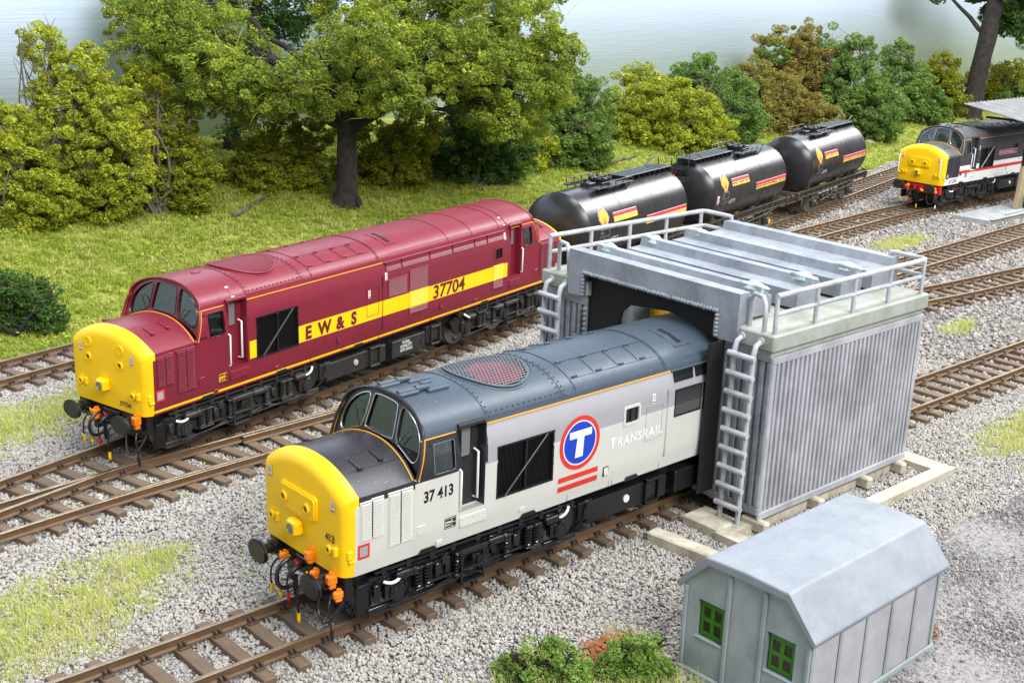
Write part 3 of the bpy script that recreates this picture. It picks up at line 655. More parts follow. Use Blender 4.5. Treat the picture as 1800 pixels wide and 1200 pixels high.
    if P['box']:
        pl = MB(); pl.prism(rrect(-.55, .62, 2.02, 2.50, .09), F, -.02, .055, 0); pl.prism(rrect(-.52, .59, 2.05, 2.47, .08), F, .05, .085, 0); pl.build('headcode_panel', 'yellow', nose, smooth=30); lz = 2.24; ly = (-.3, .42)
    else:
        lz = 2.32; ly = (-.5, .62)
        for yy in ly:
            c = MB(); c.lathe([(-.09, .12), (-.125, .12), (-.125, .085), (-.115, .085), (-.12, .0)], (0, yy, 2.68), 'x', 22); c.build('blanked_lamp', 'yellow', nose, smooth=30)
    for yy in ly:
        t0 = -.19 if P['box'] else -.115
        c = MB(); c.lathe([(-.08, .105), (t0-.03, .10), (t0-.035, .065), (t0+.01, .062)], (0, yy, lz), 'x', 22, 0); c.build('marker_lamp', 'yellow', nose, smooth=30)
        c = MB(); c.lathe([(t0+.005, .06), (t0-.01, .05), (t0-.015, .0)], (0, yy, lz), 'x', 16, 0); c.build('lamp_lens', 'window_dark', nose, smooth=40)
    c = MB(); hy = .06; c.bbox(-.30, -.09, hy-.16, hy+.16, 1.62, 1.92, .05); c.build('headlight', 'yellow', nose, smooth=30)
    c = MB(); c.lathe([(-.29, .10), (-.312, .10), (-.316, .085), (-.305, .08), (-.31, 0)], (0, hy, 1.76), 'x', 20); c.build('headlight_lens', 'lens', nose, smooth=40)
    for yy in (-.88, .95):
        c = MB(); c.prism(circ(yy, 1.66, .15, 22), lambda u, v, t: (-.095-t+.10*max(0, abs(u)-.95)/.2, u, v), -.03, .02); c.lathe([(-.08, .10), (-.15, .09), (-.155, .05), (-.12, .045)], (0, yy, 1.66), 'x', 18); c.build('tail_lamp', 'yellow', nose, smooth=30)
        c = MB(); c.lathe([(-.10, .05), (-.14, .04), (-.145, 0)], (0, yy, 1.66), 'x', 12); c.build('lamp_lens', 'window_dark', nose)
        c = MB(); c.bbox(-.16, -.07, yy+.2*(-1 if yy < 0 else -1)-.05, yy+.2*(-1 if yy < 0 else -1)+.05, 1.60, 1.78, .02); c.build('lamp_bracket', 'yellow', nose) if not rear else None
    for s in (-1, 1):
        c = MB(); c.bbox(.0, .13, min(s*1.25, s*1.36), max(s*1.25, s*1.36), 1.52, 1.56, .01); c.bbox(-.02, .10, min(s*1.2, s*1.34), max(s*1.2, s*1.34), 1.56, 1.75, .03); c.build('coupler_step', 'yellow', nose)
        if P['nose_rails']:
            c = MB(); c.tube([(-.05, s*1.12, 1.6), (-.17, s*1.16, 1.62), (-.17, s*1.16, 2.5), (-.05, s*1.12, 2.52)], .025, 8); c.build('handrail', 'white', nose, smooth=60)
        dz = 2.5; yy = s*1.0 if P['box'] else s*.9
        decal('electrification_flash', [[(yy-.055, 2.40), (yy+.055, 2.40), (yy+.055, 2.62), (yy-.055, 2.62)]], 'decal_white', nose, None, step=0, fn=lambda u, v: Vector((-.108-(.0), u, v)) if False else Vector((-.112, u, v)))
        decal('flash_mark', [[(yy-.01, 2.60), (yy+.035, 2.54), (yy-.005, 2.53), (yy+.03, 2.47), (yy-.035, 2.52), (yy+.0, 2.54)], [(yy-.04, 2.415), (yy+.04, 2.415), (yy+.04, 2.445), (yy-.04, 2.445)]], 'bright_red', nose, None, step=0, fn=lambda u, v: Vector((-.118, u, v)))
    # nose top fittings
    for (hx, hy) in ((.55, -.85), (1.05, -.78), (.55, .85)):
        c = MB(); zz = nose_top(hy); c.tube([(hx, hy, zz+.02), (hx-.02, hy+.3, nose_top(hy+.3 if hy < 0 else hy-.3)+.03)] if hy < 0 else [(hx, hy, zz+.02), (hx-.02, hy-.3, nose_top(hy-.3)+.03)], .012, 5); c.bbox(hx-.03, hx+.06, hy-.04, hy+.03, zz-.01, zz+.06, .01); c.build('lifting_lug', P['nose_top'], nose)
    sm = MB()
    for yy in (-.42, .42, -.85, .85): sm.box(.3, 1.38, yy-.006, yy+.006, nose_top(yy)-.01, nose_top(yy)+.004)
    sm.build('nose_seam', P['nose_top'], nose)
    # side grilles of the nose
    for s in (-1, 1):
        for (x0, x1, z0, z1, n_) in ((.24, .45, 1.90, 2.58, 19), (.48, .69, 1.90, 2.60, 19), (.84, 1.07, 1.62, 2.60, 27), (1.10, 1.33, 1.62, 2.60, 27)):
            if P['plain_grille']: z0 = max(z0, 1.62)
            bk = MB().box(x0, x1, -1.351, -1.33, z0, z1); flip(bk, s).build('louvre_recess', P['recess'], nose)  # backing darker than the slats, painted shade for the gaps
            o = flip(panel_slats(x0, x1, z0, z1, n_ if not P['plain_grille'] else 3, -1.353, .026, P['plain_grille']), s).build('louvre_panel', P['nose_side'], nose); 
        decal('overhead_panel', [rrect(.19, .40, 1.56, 1.80, .01)], 'mid_grey', nose, None, step=0, fn=lambda u, v, s=s: Vector((u, s*(wside(v)+.006), v)))
        decal('panel_border', [rrect(.17, .42, 1.54, 1.82, .01)], P['sq'], nose, None, step=0, fn=lambda u, v, s=s: Vector((u, s*(wside(v)+.009), v)), holes=[[rrect(.21, .38, 1.585, 1.775, .005)]])
        c = MB(); c.bbox(1.47, 1.65, -1.358, -1.33, 1.62, 1.80, .006); flip(c, s).build('access_flap', P['nose_side'], nose)
        # quarter light between screen pillar and cab window
        tri = [(1.50, 2.72), (1.76, 2.72), (1.76, 3.28), (1.665, 3.28)]
        c = MB(); c.prism(tri, lambda u, v, t: (u, -wside(v)-t, v), -.01, .004); flip(c, s).build('quarter_light', 'glass_dark', nose)
    # buffer beam, buffers, hoses
    bm_ = P['beam']
    c = MB(); c.bbox(.0, .16, -1.22, 1.22, .74, 1.21, .02); c.bbox(-.06, .0, -.28, .28, .82, 1.12, .02); c.build('buffer_beam', bm_, nose)
    c = MB(); c.prism([(-1.15, .74), (-1.15, .45), (-.6, .28), (.6, .28), (1.15, .45), (1.15, .74)], lambda u, v, t: (t, u, v), .55, .62); c.bbox(.3, .6, -1.15, -1.0, .3, .9, .02); c.bbox(.3, .6, 1.0, 1.15, .3, .9, .02); c.build('snow_guard', 'black', nose)
    for s in (-1, 1):
        c = MB(); yb = s*.8636; c.cyl((.05, yb, 1.054), (-.22, yb, 1.054), .15, 18); c.cyl((-.22, yb, 1.054), (-.47, yb, 1.054), .105, 18)
        hd = MB(); el = [(yb+.31*math.cos(6.2832*i/32), 1.054+.225*math.sin(6.2832*i/32)) for i in range(32)]
        bo_ = c.build('buffer', 'gloss_black', nose, smooth=40)
        hd.prism(el, lambda u, v, t: (t, u, v), -.50, -.46); hd.prism([(yb+(u-yb)*.9, 1.054+(v-1.054)*.9) for u, v in el], lambda u, v, t: (t, u, v), -.525, -.495); hd.build('buffer_head', 'black' if P['buf'] == 'gloss_black' else P['buf'], bo_, smooth=50)
    hk = MB(); hk.tube(bez((-.05, 0, 1.0), (-.35, 0, 1.02), (-.4, 0, .85), (-.25, 0, .8)), .05, 8); hk.tube([(-.22, .0, .85), (-.25, .05, .6), (-.24, 0, .45), (-.25, -.05, .6), (-.22, 0, .85)], .03, 6); hk.build('coupling_hook', 'black', nose, smooth=50)
    if not rear:
        for (yy, z0, ml, colr, off) in ((.62, .92, .25, 'yellow', .06), (.52, .92, .28, 'yellow', -.03), (.12, .95, .30, 'bright_red', .03), (-.25, .85, .02, 'yellow', .05), (-1.0, .86, .12, P['hose_end'], -.1)):
            hs = MB(); hs.tube(bez((-.02, yy, z0), (-.35, yy+off, z0+.05), (-.34, yy+off*2, z0-.3), (-.28, yy+off*2, ml+.12)), .019, 7); h_ = hs.build('brake_hose', 'gloss_black', nose, smooth=60)
            e = MB(); e.cyl((-.28, yy+off*2, ml+.14), (-.28, yy+off*2, ml), .035, 8); e.cyl((-.28, yy+off*2, ml+.0), (-.27, yy+off*2, ml-.05), .022, 8); e.build('hose_end', colr, h_, smooth=50)
            e = MB(); e.bbox(-.14, -.0, yy-.05, yy+.05, z0-.05, z0+.06, .02); e.cyl((-.1, yy, z0), (-.12, yy+.08, z0+.1), .02, 6); e.build('hose_tap', colr, h_)
        hs = MB(); P_ = bez((-.02, .35, 1.0), (-.55, .42, 1.05), (-.55, .32, .25), (-.05, .25, .55), 26); hs.tube(P_, [.044 if i % 2 else .034 for i in range(27)], 8); hs.build('vacuum_hose', 'gloss_black', nose, smooth=60)
        hs = MB(); P_ = bez((.1, -1.15, .9), (-.3, -1.1, .1), (-.3, -.6, .0), (-.05, -.55, .8), 16); hs.tube(P_, .022, 7); hs.build('jumper_hose', 'wheel_brown' if P['buf'] != 'gloss_black' else 'gloss_black', nose, smooth=60)
        for (yy, zz, s_, mm_) in [(a_, b_, c_*.82, d_) for a_, b_, c_, d_ in P['jumpers']]:
            j = MB(); j.bbox(-.26, -.06, yy-.09*s_, yy+.09*s_, zz-.10*s_, zz+.13*s_, .035); j.bbox(-.22, -.08, yy-.07*s_, yy+.07*s_, zz-.2*s_, zz-.08*s_, .03); j.cyl((-.14, yy, zz+.12*s_), (-.14, yy, zz+.17*s_), .07*s_, 12); j.build('jumper_socket', mm_, nose, smooth=35)
    return nose
def make_loco(name, label, loc, rz, P):
    t = empty(name, loc, rz); tag(t, label, 'locomotive', 'diesel locomotives in the yard')
    rg = ring(); n = len(rg); b = MB(); slots = P['slots']
    rows = [[(xend(z), y, z) for y, z in rg]]+[[(x, y, z) for y, z in rg] for x in XL]+[[(LL-xend(z), y, z) for y, z in rg]]
    for r_ in rows: b.v += r_
    nz = len(ZL)
    for i in range(len(rows)-1):
        for k in range(n-1):
            c = [sum(rows[i+di][k+dk][j] for di in (0, 1) for dk in (0, 1))/4 for j in range(3)]; x, z = c[0], c[2]
            mx_ = min(x, LL-x)
            if (1.82 < mx_ < 2.36 and 2.68 < z < 3.30): continue
            if (2.47 < mx_ < 3.06 and 1.80 < z < 3.375+.545*math.sin(.22)): continue
            if (3.37 < x < 4.82 and 1.84 < z < 2.86): continue
            if P['win'][0] < x < P['win'][1] and 2.52 < z < 2.86: continue
            b.f.append((i*n+k, i*n+k+1, (i+1)*n+k+1, (i+1)*n+k)); b.m.append(slots.index(P['paint'](x, z, nz-1 <= k < n-nz)))
    body = b.build('body_shell', slots, t, smooth=32)
    m_sd = P['cab']
    # sills, underframe
    c = MB(); c.box(.3, LL-.3, -1.02, 1.02, 1.02, 1.26); c.box(.3, LL-.3, -1.26, 1.26, 1.20, 1.26); c.box(.3, LL-.3, -1.0, 1.0, .85, 1.02); c.build('underframe', 'black', t)
    for s in (-1, 1):
        for mx_ in (0, 1):
            fx = (lambda x: LL-x) if mx_ else (lambda x: x)
            def bx(bb, x0, x1, *r_, **k): a_, b_ = sorted((fx(x0), fx(x1))); return bb.bbox(a_, b_, *r_, **k)
            # door recess: back, jambs, the door with its window, steps and handrails
            d = MB(); bx(d, 2.47, 3.06, -1.12, -1.08, 1.78, 3.50, b=.005); bx(d, 2.455, 2.475, -1.34, -1.1, 1.78, 3.44, b=.004); bx(d, 3.055, 3.075, -1.34, -1.1, 1.78, 3.44, b=.004); bx(d, 2.45, 3.08, -1.30, -1.06, 3.42, 3.50, b=.012)
            do = flip(d, s).build('cab_door', P['door'], t)
            d = MB(); d.prism(rrect(*sorted((fx(2.60), fx(2.86))), 2.78, 3.36, .05), lambda u, v, q: (u, q, v), -1.135, -1.12); flip(d, s).build('door_window', 'window_grey', do, smooth=30)
            d = MB(); pl = [Vector((q[0], -1.135, q[1])) for q in rrect(*sorted((fx(2.60), fx(2.86))), 2.78, 3.36, .05)]; d.tube(pl+pl[:1], .014, 5); flip(d, s).build('window_rim', 'gloss_black' if P['door'] != 'maroon' else 'maroon_dark', do, smooth=60)
            d = MB(); d.tube([(fx(2.44), -1.345, 1.86), (fx(2.44), -1.40, 1.88), (fx(2.44), -1.40, 2.64), (fx(2.44), -1.345, 2.66)], .02, 8); flip(d, s).build('handrail', 'white', do, smooth=60)
            d = MB(); d.tube([(fx(2.97), -1.10, 1.92), (fx(2.97), -1.24, 1.93), (fx(2.97), -1.24, 2.86), (fx(2.97), -1.10, 2.88)], .024, 8); flip(d, s).build('handrail', 'white', do, smooth=60)
            d = MB()
            vs = [(fx(2.46), -1.36, 1.70), (fx(3.09), -1.36, 1.70), (fx(3.09), -1.12, 1.80), (fx(2.46), -1.12, 1.80), (fx(2.46), -1.37, 1.50), (fx(3.09), -1.37, 1.50), (fx(3.09), -1.2, 1.46), (fx(2.46), -1.2, 1.46)]
            d.add(vs, [(0, 1, 2, 3), (0, 4, 5, 1), (4, 7, 6, 5), (0, 3, 7, 4), (1, 5, 6, 2)])
            for k in range(12): bx(d, 2.48+k*.05, 2.50+k*.05, -1.33, -1.16, 1.715, 1.80, b=.004)
            for k in range(5):
                for zz in (1.55, 1.65): d.cyl((fx(2.52+k*.13), -1.365, zz), (fx(2.52+k*.13), -1.38, zz), .012, 6)
            flip(d, s).build('door_step', P['step'], do)
            # cab side window
            d = MB(); x0, x1 = sorted((fx(1.82), fx(2.36))); d.prism(rrect(x0-.03, x1+.03, 2.645, 3.33, .03), lambda u, v, q: (u, -wside(v)-q, v), -.03, .012, holes=[rrect(x0+.03, x1-.03, 2.71, 3.27, .03)])
            wo = flip(d, s).build('cab_window', P['winframe'], t)
            d = MB(); d.prism(rrect(x0+.01, x1-.01, 2.69, 3.29, .02), lambda u, v, q: (u, -wside(v)-q, v), -.02, -.015); flip(d, s).build('pane', 'glass', wo)
            d = MB(); pl = [Vector((q[0], -wside(q[1])-.014, q[1])) for q in rrect(x0+.03, x1-.03, 2.71, 3.27, .03)]; d.tube(pl+pl[:1], .008, 5); flip(d, s).build('window_rim', P['rim'], wo, smooth=60)
        # radiator grille
        d = MB(); d.box(3.37, 4.82, -1.24, -1.22, 1.84, 2.86); ro = flip(d, s).build('radiator_grille', 'matt_black', t)
        d = MB()
        for k in range(44): x = 3.39+k*.0325; d.box(x, x+.012, -1.30, -1.24, 1.84, 2.86)
        flip(d, s).build('radiator_slats', 'black', ro); ro.children[-1]['kind'] = 'stuff'
        d = MB(); d.prism([(3.35, 1.82), (4.84, 1.82), (4.84, 2.88), (3.35, 2.88)], lambda u, v, q: (u, -wside(v)-q, v), -.06, .008, holes=[[(3.39, 1.86), (4.80, 1.86), (4.80, 2.84), (3.39, 2.84)]]); flip(d, s).build('grille_frame', 'gloss_black', ro)
        d = MB(); d.bbox(4.07, 4.12, -1.36, -1.30, 1.86, 2.84, .006); flip(d, s).build('grille_bar', 'gloss_black', ro)
        d = MB(); d.cyl((3.55, -1.375, 1.85), (4.62, -1.375, 2.86), .028, 8); flip(d, s).build('grille_strut', P['strut'], ro, smooth=50)
        d = MB()
        for xx, zz in [(3.37+.145*k, z_) for k in range(11) for z_ in (1.84, 2.86)]+[(x_, 1.84+.17*k) for k in range(1, 6) for x_ in (3.37, 4.82)]: d.cyl((xx, -1.355, zz), (xx, -1.37, zz), .012, 6)
        flip(d, s).build('grille_bolts', P['slots'][0] if False else 'gloss_black', ro); ro.children[-1]['kind'] = 'stuff'
        # engine-room window
        x0, x1 = P['win']; d = MB(); d.prism(rrect(x0-.045, x1+.045, 2.475, 2.905, .07), lambda u, v, q: (u, -wside(v)-q, v), -.03, .015, holes=[rrect(x0+.01, x1-.01, 2.53, 2.85, .04)]); wo = flip(d, s).build('engine_room_window', P['ewin'], t, smooth=30)
        d = MB(); d.box(x0, x1, -1.30, -1.295, 2.52, 2.86); d.box((x0+x1)/2-.012, (x0+x1)/2+.012, -1.33, -1.30, 2.52, 2.86); flip(d, s).build('pane', 'glass_dark', wo)
        # louvres along the cantrail and bodyside filters
        for i, (x0, x1) in enumerate(((8.36, 8.98), (9.06, 10.25), (10.33, 11.35), (11.43, 12.45), (12.53, 13.1), (13.2, 14.05))):
            lv = MB()
            for k in range(9):
                z0 = 3.115+k*.025; yy = wside(z0+.01); lv.add([(x0, -yy-.004, z0+.02), (x1, -yy-.004, z0+.02), (x1, -yy-.02, z0), (x0, -yy-.02, z0), (x0, -yy+.01, z0), (x1, -yy+.01, z0)], [(0, 1, 2, 3), (3, 2, 5, 4)])
            lv.box(x0, x1, -1.30, -1.25, 3.10, 3.345)
            lo = flip(lv, s).build('cantrail_louvre', P['louvre'], t)
        lip = MB(); lip.bbox(8.30, 14.12, -1.30, -1.22, 3.35, 3.375, .008); flip(lip, s).build('gutter_strip', P['roofm'], t)
        for (x0, x1, z0, z1, mm_) in P['filters']:
            flip(panel_slats(x0, x1, z0, z1, int((z1-z0)/.028), -1.352, .014), s).build('filter_panel', mm_, t)
        # doors and flaps in the skirt
        sm = MB()
        for (x0, x1, z0, z1) in ((6.6, 8.05, 1.24, 1.45), (5.3, 6.5, 1.24, 1.45), (8.15, 8.18, 1.5, 3.0), (7.5, 8.0, 2.0, 2.75), (10.4, 11.9, 1.24, 1.5)):
            for q in ((x0, x1, z0-.004, z0+.004), (x0, x1, z1-.004, z1+.004), (x0-.004, x0+.004, z0, z1), (x1-.004, x1+.004, z0, z1)): sm.box(q[0], q[1], -wside(z0+.1)-.009, -wside(z0+.1)+.01, q[2], q[3])
        so_ = flip(sm, s).build('panel_seam', P['seam'], t); so_['kind'] = 'stuff'
        for fxx in (6.35, 10.85):
            d = MB(); d.box(fxx-.08, fxx+.08, -1.353, -1.30, 1.52, 1.72, 0); d.add([(fxx-.06, -1.356, 1.70), (fxx+.06, -1.356, 1.70), (fxx+.06, -1.375, 1.54), (fxx-.06, -1.375, 1.54)], [(0, 1, 2, 3)], 1); flip(d, s).build('lifting_bracket', ['seamdark', P['step']], t)
        fl = MB()
        for xx, zz in ((2.0, 1.32), (4.05, 1.40), (12.6, 1.40)): fl.bbox(xx-.07, xx+.07, -1.341, -1.32, zz-.03, zz+.06, .006)
        flip(fl, s).build('skirt_flap', P['step'], t)
        for xx in (1.75, 4.25, 7.2, 13.1):
            d = MB(); d.prism([(xx-.24, 1.21), (xx-.16, 1.30), (xx+.14, 1.30), (xx+.22, 1.21)], lambda u, v, q: (u, q, v), -1.335, -1.2); flip(d, s).build('frame_notch', 'black', t)
        ct = MB(); ct.box(3.10, 8.28, -1.262, -1.22, 3.352, 3.372); 
        if P['cant_rear']: ct.box(14.5, 15.0, -1.262, -1.22, 3.352, 3.372)
        flip(ct, s).build('cantrail_line', 'line_orange', t)
        # tanks and boxes between the bogies
        for (x0, x1, z0, z1) in ((6.0, 8.45, .48, .98), (8.75, 10.25, .44, .95), (10.3, 11.0, .55, 1.05), (5.75, 6.05, .6, 1.02)):
            d = MB(); d.bbox(x0, x1, -1.24, -.3, z0, z1, .025)
            o = flip(d, s).build('fuel_tank', P['tankm'], t)
        for x0 in (7.70, 10.45):
            d = MB()
            for q in ((x0, x0+.05, .46, 1.06), (x0+.4, x0+.45, .46, 1.06), (x0, x0+.45, .46, .52), (x0, x0+.45, .98, 1.04)): d.bbox(q[0], q[1], -1.32, -1.2, q[2], q[3], .012)
            d.bbox(x0+.08, x0+.37, -1.262, -1.2, .6, .92, .02); flip(d, s).build('battery_step', P['tankm'], t)
        d = MB(); d.cyl((7.15, -1.24, .76), (7.15, -1.27, .76), .085, 20); d.cyl((7.15, -1.27, .76), (7.15, -1.285, .76), .045, 12); flip(d, s).build('filler_cap', P['cap'], t, smooth=40)
        d = MB(); d.cyl((10.1, -1.24, .7), (10.1, -1.262, .7), .085, 18); d.build('filler_cap', P['tankm'], t, smooth=40) if s < 0 else None
        d = MB(); d.tube(bez((5.85, -1.22, 1.0), (5.95, -1.3, .8), (5.8, -1.28, .5), (5.7, -1.1, .4)), .025, 6); d.bbox(5.9, 6.15, -1.26, -1.15, .86, 1.05, .03); d.cyl((5.92, -1.26, .95), (5.92, -1.33, .95), .06, 12); flip(d, s).build('drain_pipe', P['tankm'], t, smooth=50)
    # roof: fan, hatches, ribs, horns
    fx_, fr = 4.18, .80
    f = MB(); nn = 60
    def rp(x, y, h): return Vector((x, y, roof_z(y)+h))
    vs = [rp(fx_, 0, .012)]; 
    for rr_ in [fr*q/8 for q in range(1, 9)]:
        vs += [rp(fx_+rr_*math.cos(6.2832*k/nn), rr_*1.08*math.sin(6.2832*k/nn), .012) for k in range(nn)]
    f.add(vs, [(0, 1+k, 1+(k+1) % nn) for k in range(nn)]+[(1+r_*nn+k, 1+r_*nn+(k+1) % nn, 1+(r_+1)*nn+(k+1) % nn, 1+(r_+1)*nn+k) for r_ in range(7) for k in range(nn)])
    for j in range(len(f.f)):
        c = sum((Vector(f.v[q]) for q in f.f[j]), Vector())/len(f.f[j]); f.m[j] = 1 if math.hypot((c.x-fx_)*.95, c.y+.26) < .54 else 0
    fo = f.build('roof_fan', ['matt_black' if P['roofm'] != 'maroon' else 'maroon_dark', {'maroon': 'fan_dull', 'slate': 'fan_red'}.get(P['roofm'], 'matt_black')], t)
    g_ = MB(); st = .072
    k = -int(fr*1.08/st)
    while k*st < fr*1.08:
        y = k*st; hw = fr*math.sqrt(max(0, 1-(y/(fr*1.08))**2))
        if hw > .05:
            g_.add([rp(fx_-hw, y-.011, .04), rp(fx_+hw, y-.011, .04), rp(fx_+hw, y+.011, .04), rp(fx_-hw, y+.011, .04)], [(0, 1, 2, 3)])
            j = -12
            while j < 13:
                xx = (j+(.5 if k % 2 else 0))*st*1.15
                if abs(xx) < hw: g_.add([rp(fx_+xx-.011, y, .04), rp(fx_+xx+.011, y, .04), rp(fx_+xx+.011, y+st, .04), rp(fx_+xx-.011, y+st, .04)], [(0, 1, 2, 3)])
                j += 1
        k += 1
    g_.tube([rp(fx_+fr*math.cos(6.2832*k/nn), fr*1.08*math.sin(6.2832*k/nn), .03) for k in range(nn+1)], .022, 6)
    g_.tube([rp(fx_+(fr+.1)*math.cos(6.2832*k/nn), (fr+.06)*1.08*math.sin(6.2832*k/nn), .008) for k in range(nn+1)], .008, 5)
    g_.box(fx_-.012, fx_+.012, -fr, fr, 0, 0) if False else None
    g_.build('fan_guard', P['guard'], fo)
    rb = MB()
    def arc(x0, x1, t0, t1, h=.014, nseg=14):
        vs = []
        for q in np.linspace(t0, t1, nseg+1):
            vs += [roof_pt(x0, q, -.01), roof_pt(x0, q, h), roof_pt(x1, q, h), roof_pt(x1, q, -.01)]
        rb.add(vs, [(4*i+a, 4*i+a+1, 4*i+a+5, 4*i+a+4) for i in range(nseg) for a in range(3)]+[(0, 1, 2, 3), tuple(4*nseg+a for a in range(4))])
    for xx in (3.16, 5.12, 5.5, 8.1, 8.15, 11.3, 12.5, 13.9, LL-3.16): arc(xx, xx+.022, .1, math.pi-.1)
    for (xa, xb, ta) in ((5.55, 8.05, .62), (5.55, 8.05, 2.52), (3.2, 5.1, .2), (5.14, 8.1, .12), (5.5, 8.05, 1.15), (5.5, 8.05, 1.99), (8.6, 14.0, .35)):
        rb.add([roof_pt(xa, ta-.012, .012), roof_pt(xb, ta-.012, .012), roof_pt(xb, ta+.012, .012), roof_pt(xa, ta+.012, .012)], [(0, 1, 2, 3)])
    for xa in (6.2, 6.9, 7.5): arc(xa, xa+.018, .62, 1.15, .012, 6); arc(xa, xa+.018, 1.99, 2.52, .012, 6)
    for xa in (5.6, 6.3, 6.95, 7.6):
        for ta in (.64, 1.13, 2.01, 2.5): q = roof_pt(xa, ta, .02); rb.bbox(q.x-.03, q.x+.12, q.y-.02, q.y+.02, q.z-.03, q.z+.02, .006)
    rb.build('roof_ribs', P['roofm'], t, smooth=30)
    rv = MB()
    for xa in [3.3+.14*k for k in range(13)]:
        for ta in (.32, math.pi-.32): q = roof_pt(xa, ta, .005); rv.bbox(q.x-.014, q.x+.014, q.y-.014, q.y+.014, q.z-.014, q.z+.012, .004)
    for xa in (3.22, 5.05, 5.2):
        for ta in np.linspace(.2, math.pi-.2, 20): q = roof_pt(xa, ta, .005); rv.bbox(q.x-.013, q.x+.013, q.y-.013, q.y+.013, q.z-.013, q.z+.012, .004)
    o = rv.build('rivets', P['roofm'], t); o['kind'] = 'stuff'
    h = MB()
    def pad(x0, x1, y0, y1, h0, h1, mi): h.add([rp(x0, y0, h0), rp(x1, y0, h0), rp(x1, y1, h0), rp(x0, y1, h0), rp(x0, y0, h1), rp(x1, y0, h1), rp(x1, y1, h1), rp(x0, y1, h1)], [(0, 1, 2, 3), (4, 5, 6, 7), (0, 1, 5, 4), (1, 2, 6, 5), (2, 3, 7, 6), (3, 0, 4, 7)], mi)
    for y0, y1 in ((-.95, -.55), (-.55, -.15)): pad(8.75, 9.25, y0, y1, -.02, .018, 0)
    for y0, y1 in ((-.85, -.55), (-.55, -.25)): pad(8.93, 9.05, y0, y1, -.02, .022, 1)
    h.build('exhaust_port', [P['roofm'], 'matt_black'], t)
    if P['horns']:
        for yy in (-.3, .28):
            h = MB(); h.bbox(1.78, 2.25, yy-.1, yy+.1, roof_z(yy)-.02, roof_z(yy)+.07, .03); h.cyl((1.8, yy, roof_z(yy)+.06), (2.5, yy, roof_z(yy)+.05), .055, 12); h.cyl((2.2, yy, roof_z(yy)+.055), (2.3, yy, roof_z(yy)+.055), .075, 12); h.bbox(2.4, 2.9, yy-.16, yy-.08, roof_z(yy)-.03, roof_z(yy)+.05, .02); h.build('horn', P['roofm'], t, smooth=35)
    h = MB(); h.bbox(2.55, 2.8, -.06, .06, 3.90, 3.945, .012); h.build('aerial_base', P['roofm'], t)
    make_bogie(t, P['bogie'], 'wheel_brown', AX0+WB, 0); make_bogie(t, P['bogie'], 'wheel_brown', LL-AX0-WB, math.pi)
    make_nose(t, P)
    rn = make_nose(t, P, rear=True); rn.location = (LL, 0, 0); rn.rotation_euler = (0, 0, math.pi)
    return t, body
mat('glass_dark', lin(30, 33, 34), .08, spec=.7); mat('window_grey', lin(120, 124, 122), .15, spec=.6); mat('seamdark', lin(40, 36, 38), .8); mat('recess_grey', lin(158, 158, 153), .7)
def base(**k):
    d = dict(slots=[], win=(6.85, 7.27), line='yellow', sill='light_grey', sill_z=0, box=True, nose_rails=False, plain_grille=False, sq='red', beam='black', buf='gloss_black', hose_end='matt_black', rim='chrome', horns=False, cant_rear=False, cap='white', seam='seamdark', recess='seamdark'); d.update(k); return d
JG = [(.50, 1.03, .65, 'orange'), (-.50, 1.06, .7, 'orange'), (-.36, 1.36, 1.0, 'orange'), (-1.02, 1.14, 1.05, 'orange'), (-1.22, .93, .8, 'orange')]
def paint_grey(x, z, roof):
    m = min(x, LL-x)
    if roof: return 'slate'
    if m < 3.12 and z > 2.64: return 'nose_black'
    return 'mid_grey' if z > 2.60 and m > 2.9 else 'light_grey'
PG = base(slots=['light_grey', 'mid_grey', 'slate', 'nose_black'], paint=paint_grey, nose_side='light_grey', nose_top='nose_black', sill='light_grey', line='light_grey', cab='nose_black', door='nose_black', step='light_grey', winframe='nose_black', screen='nose_black', brow='nose_black', strut='gloss_black', ewin='light_grey', louvre='black', filters=[(8.42, 9.24, 2.36, 2.92, 'black'), (9.36, 10.18, 2.36, 2.92, 'black')], roofm='slate', guard='guard_grey', bogie='gloss_black', tankm='black', jumpers=JG, seam='mid_grey', recess='recess_grey', horns=True)
grey, gbody = make_loco('diesel_locomotive', 'grey diesel locomotive with yellow nose and blue roundel, entering the washing plant', (0, 0, 0), 0, PG)
def paint_maroon(x, z, roof):
    if roof: return 'maroon'
    if 1.87 < z < 2.32 and 3.12 < x < 14.25: return 'yellow'
    if 1.27 < z < 1.33: return 'yellow'
    return 'maroon'
PM = base(slots=['maroon', 'yellow'], paint=paint_maroon, win=(13.57, 13.95), nose_side='maroon', nose_top='maroon', sill='maroon', line='yellow', cab='maroon', door='maroon', step='maroon', winframe='maroon', screen='maroon', brow='maroon', strut='weathered_black', ewin='maroon', louvre='maroon', filters=[(8.43, 9.23, 2.38, 2.84, 'maroon'), (9.36, 10.18, 2.38, 2.94, 'maroon'), (9.36, 10.18, 1.88, 2.31, 'yellow'), (9.36, 10.18, 1.70, 1.86, 'maroon'), (13.5, 14.0, 1.89, 2.31, 'yellow'), (13.5, 14.0, 1.62, 1.85, 'maroon')], roofm='maroon', guard='fan_pink', bogie='weathered_black', tankm='weathered_black', box=False, buf='weathered_black', rim='gloss_black', cant_rear=True, cap='concrete', seam='maroon_dark', recess='maroon_dark',
          jumpers=[(.42, .98, 1., 'orange'), (-.30, .88, 1., 'orange'), (-1.02, 1.1, 1.2, 'orange')])
maroon, mbody = make_loco('diesel_locomotive', 'maroon diesel locomotive with yellow side stripe and yellow nose, ahead of the tank wagons', (CX, CY, 0), CA, PM)
def paint_ic(x, z, roof):
    if roof: return 'roof_dark'
    m = min(x, LL-x)
    if z > 2.10: return 'charcoal'
    if z > 1.87: return 'white'
    if z > 1.70: return 'red'
    return 'white'
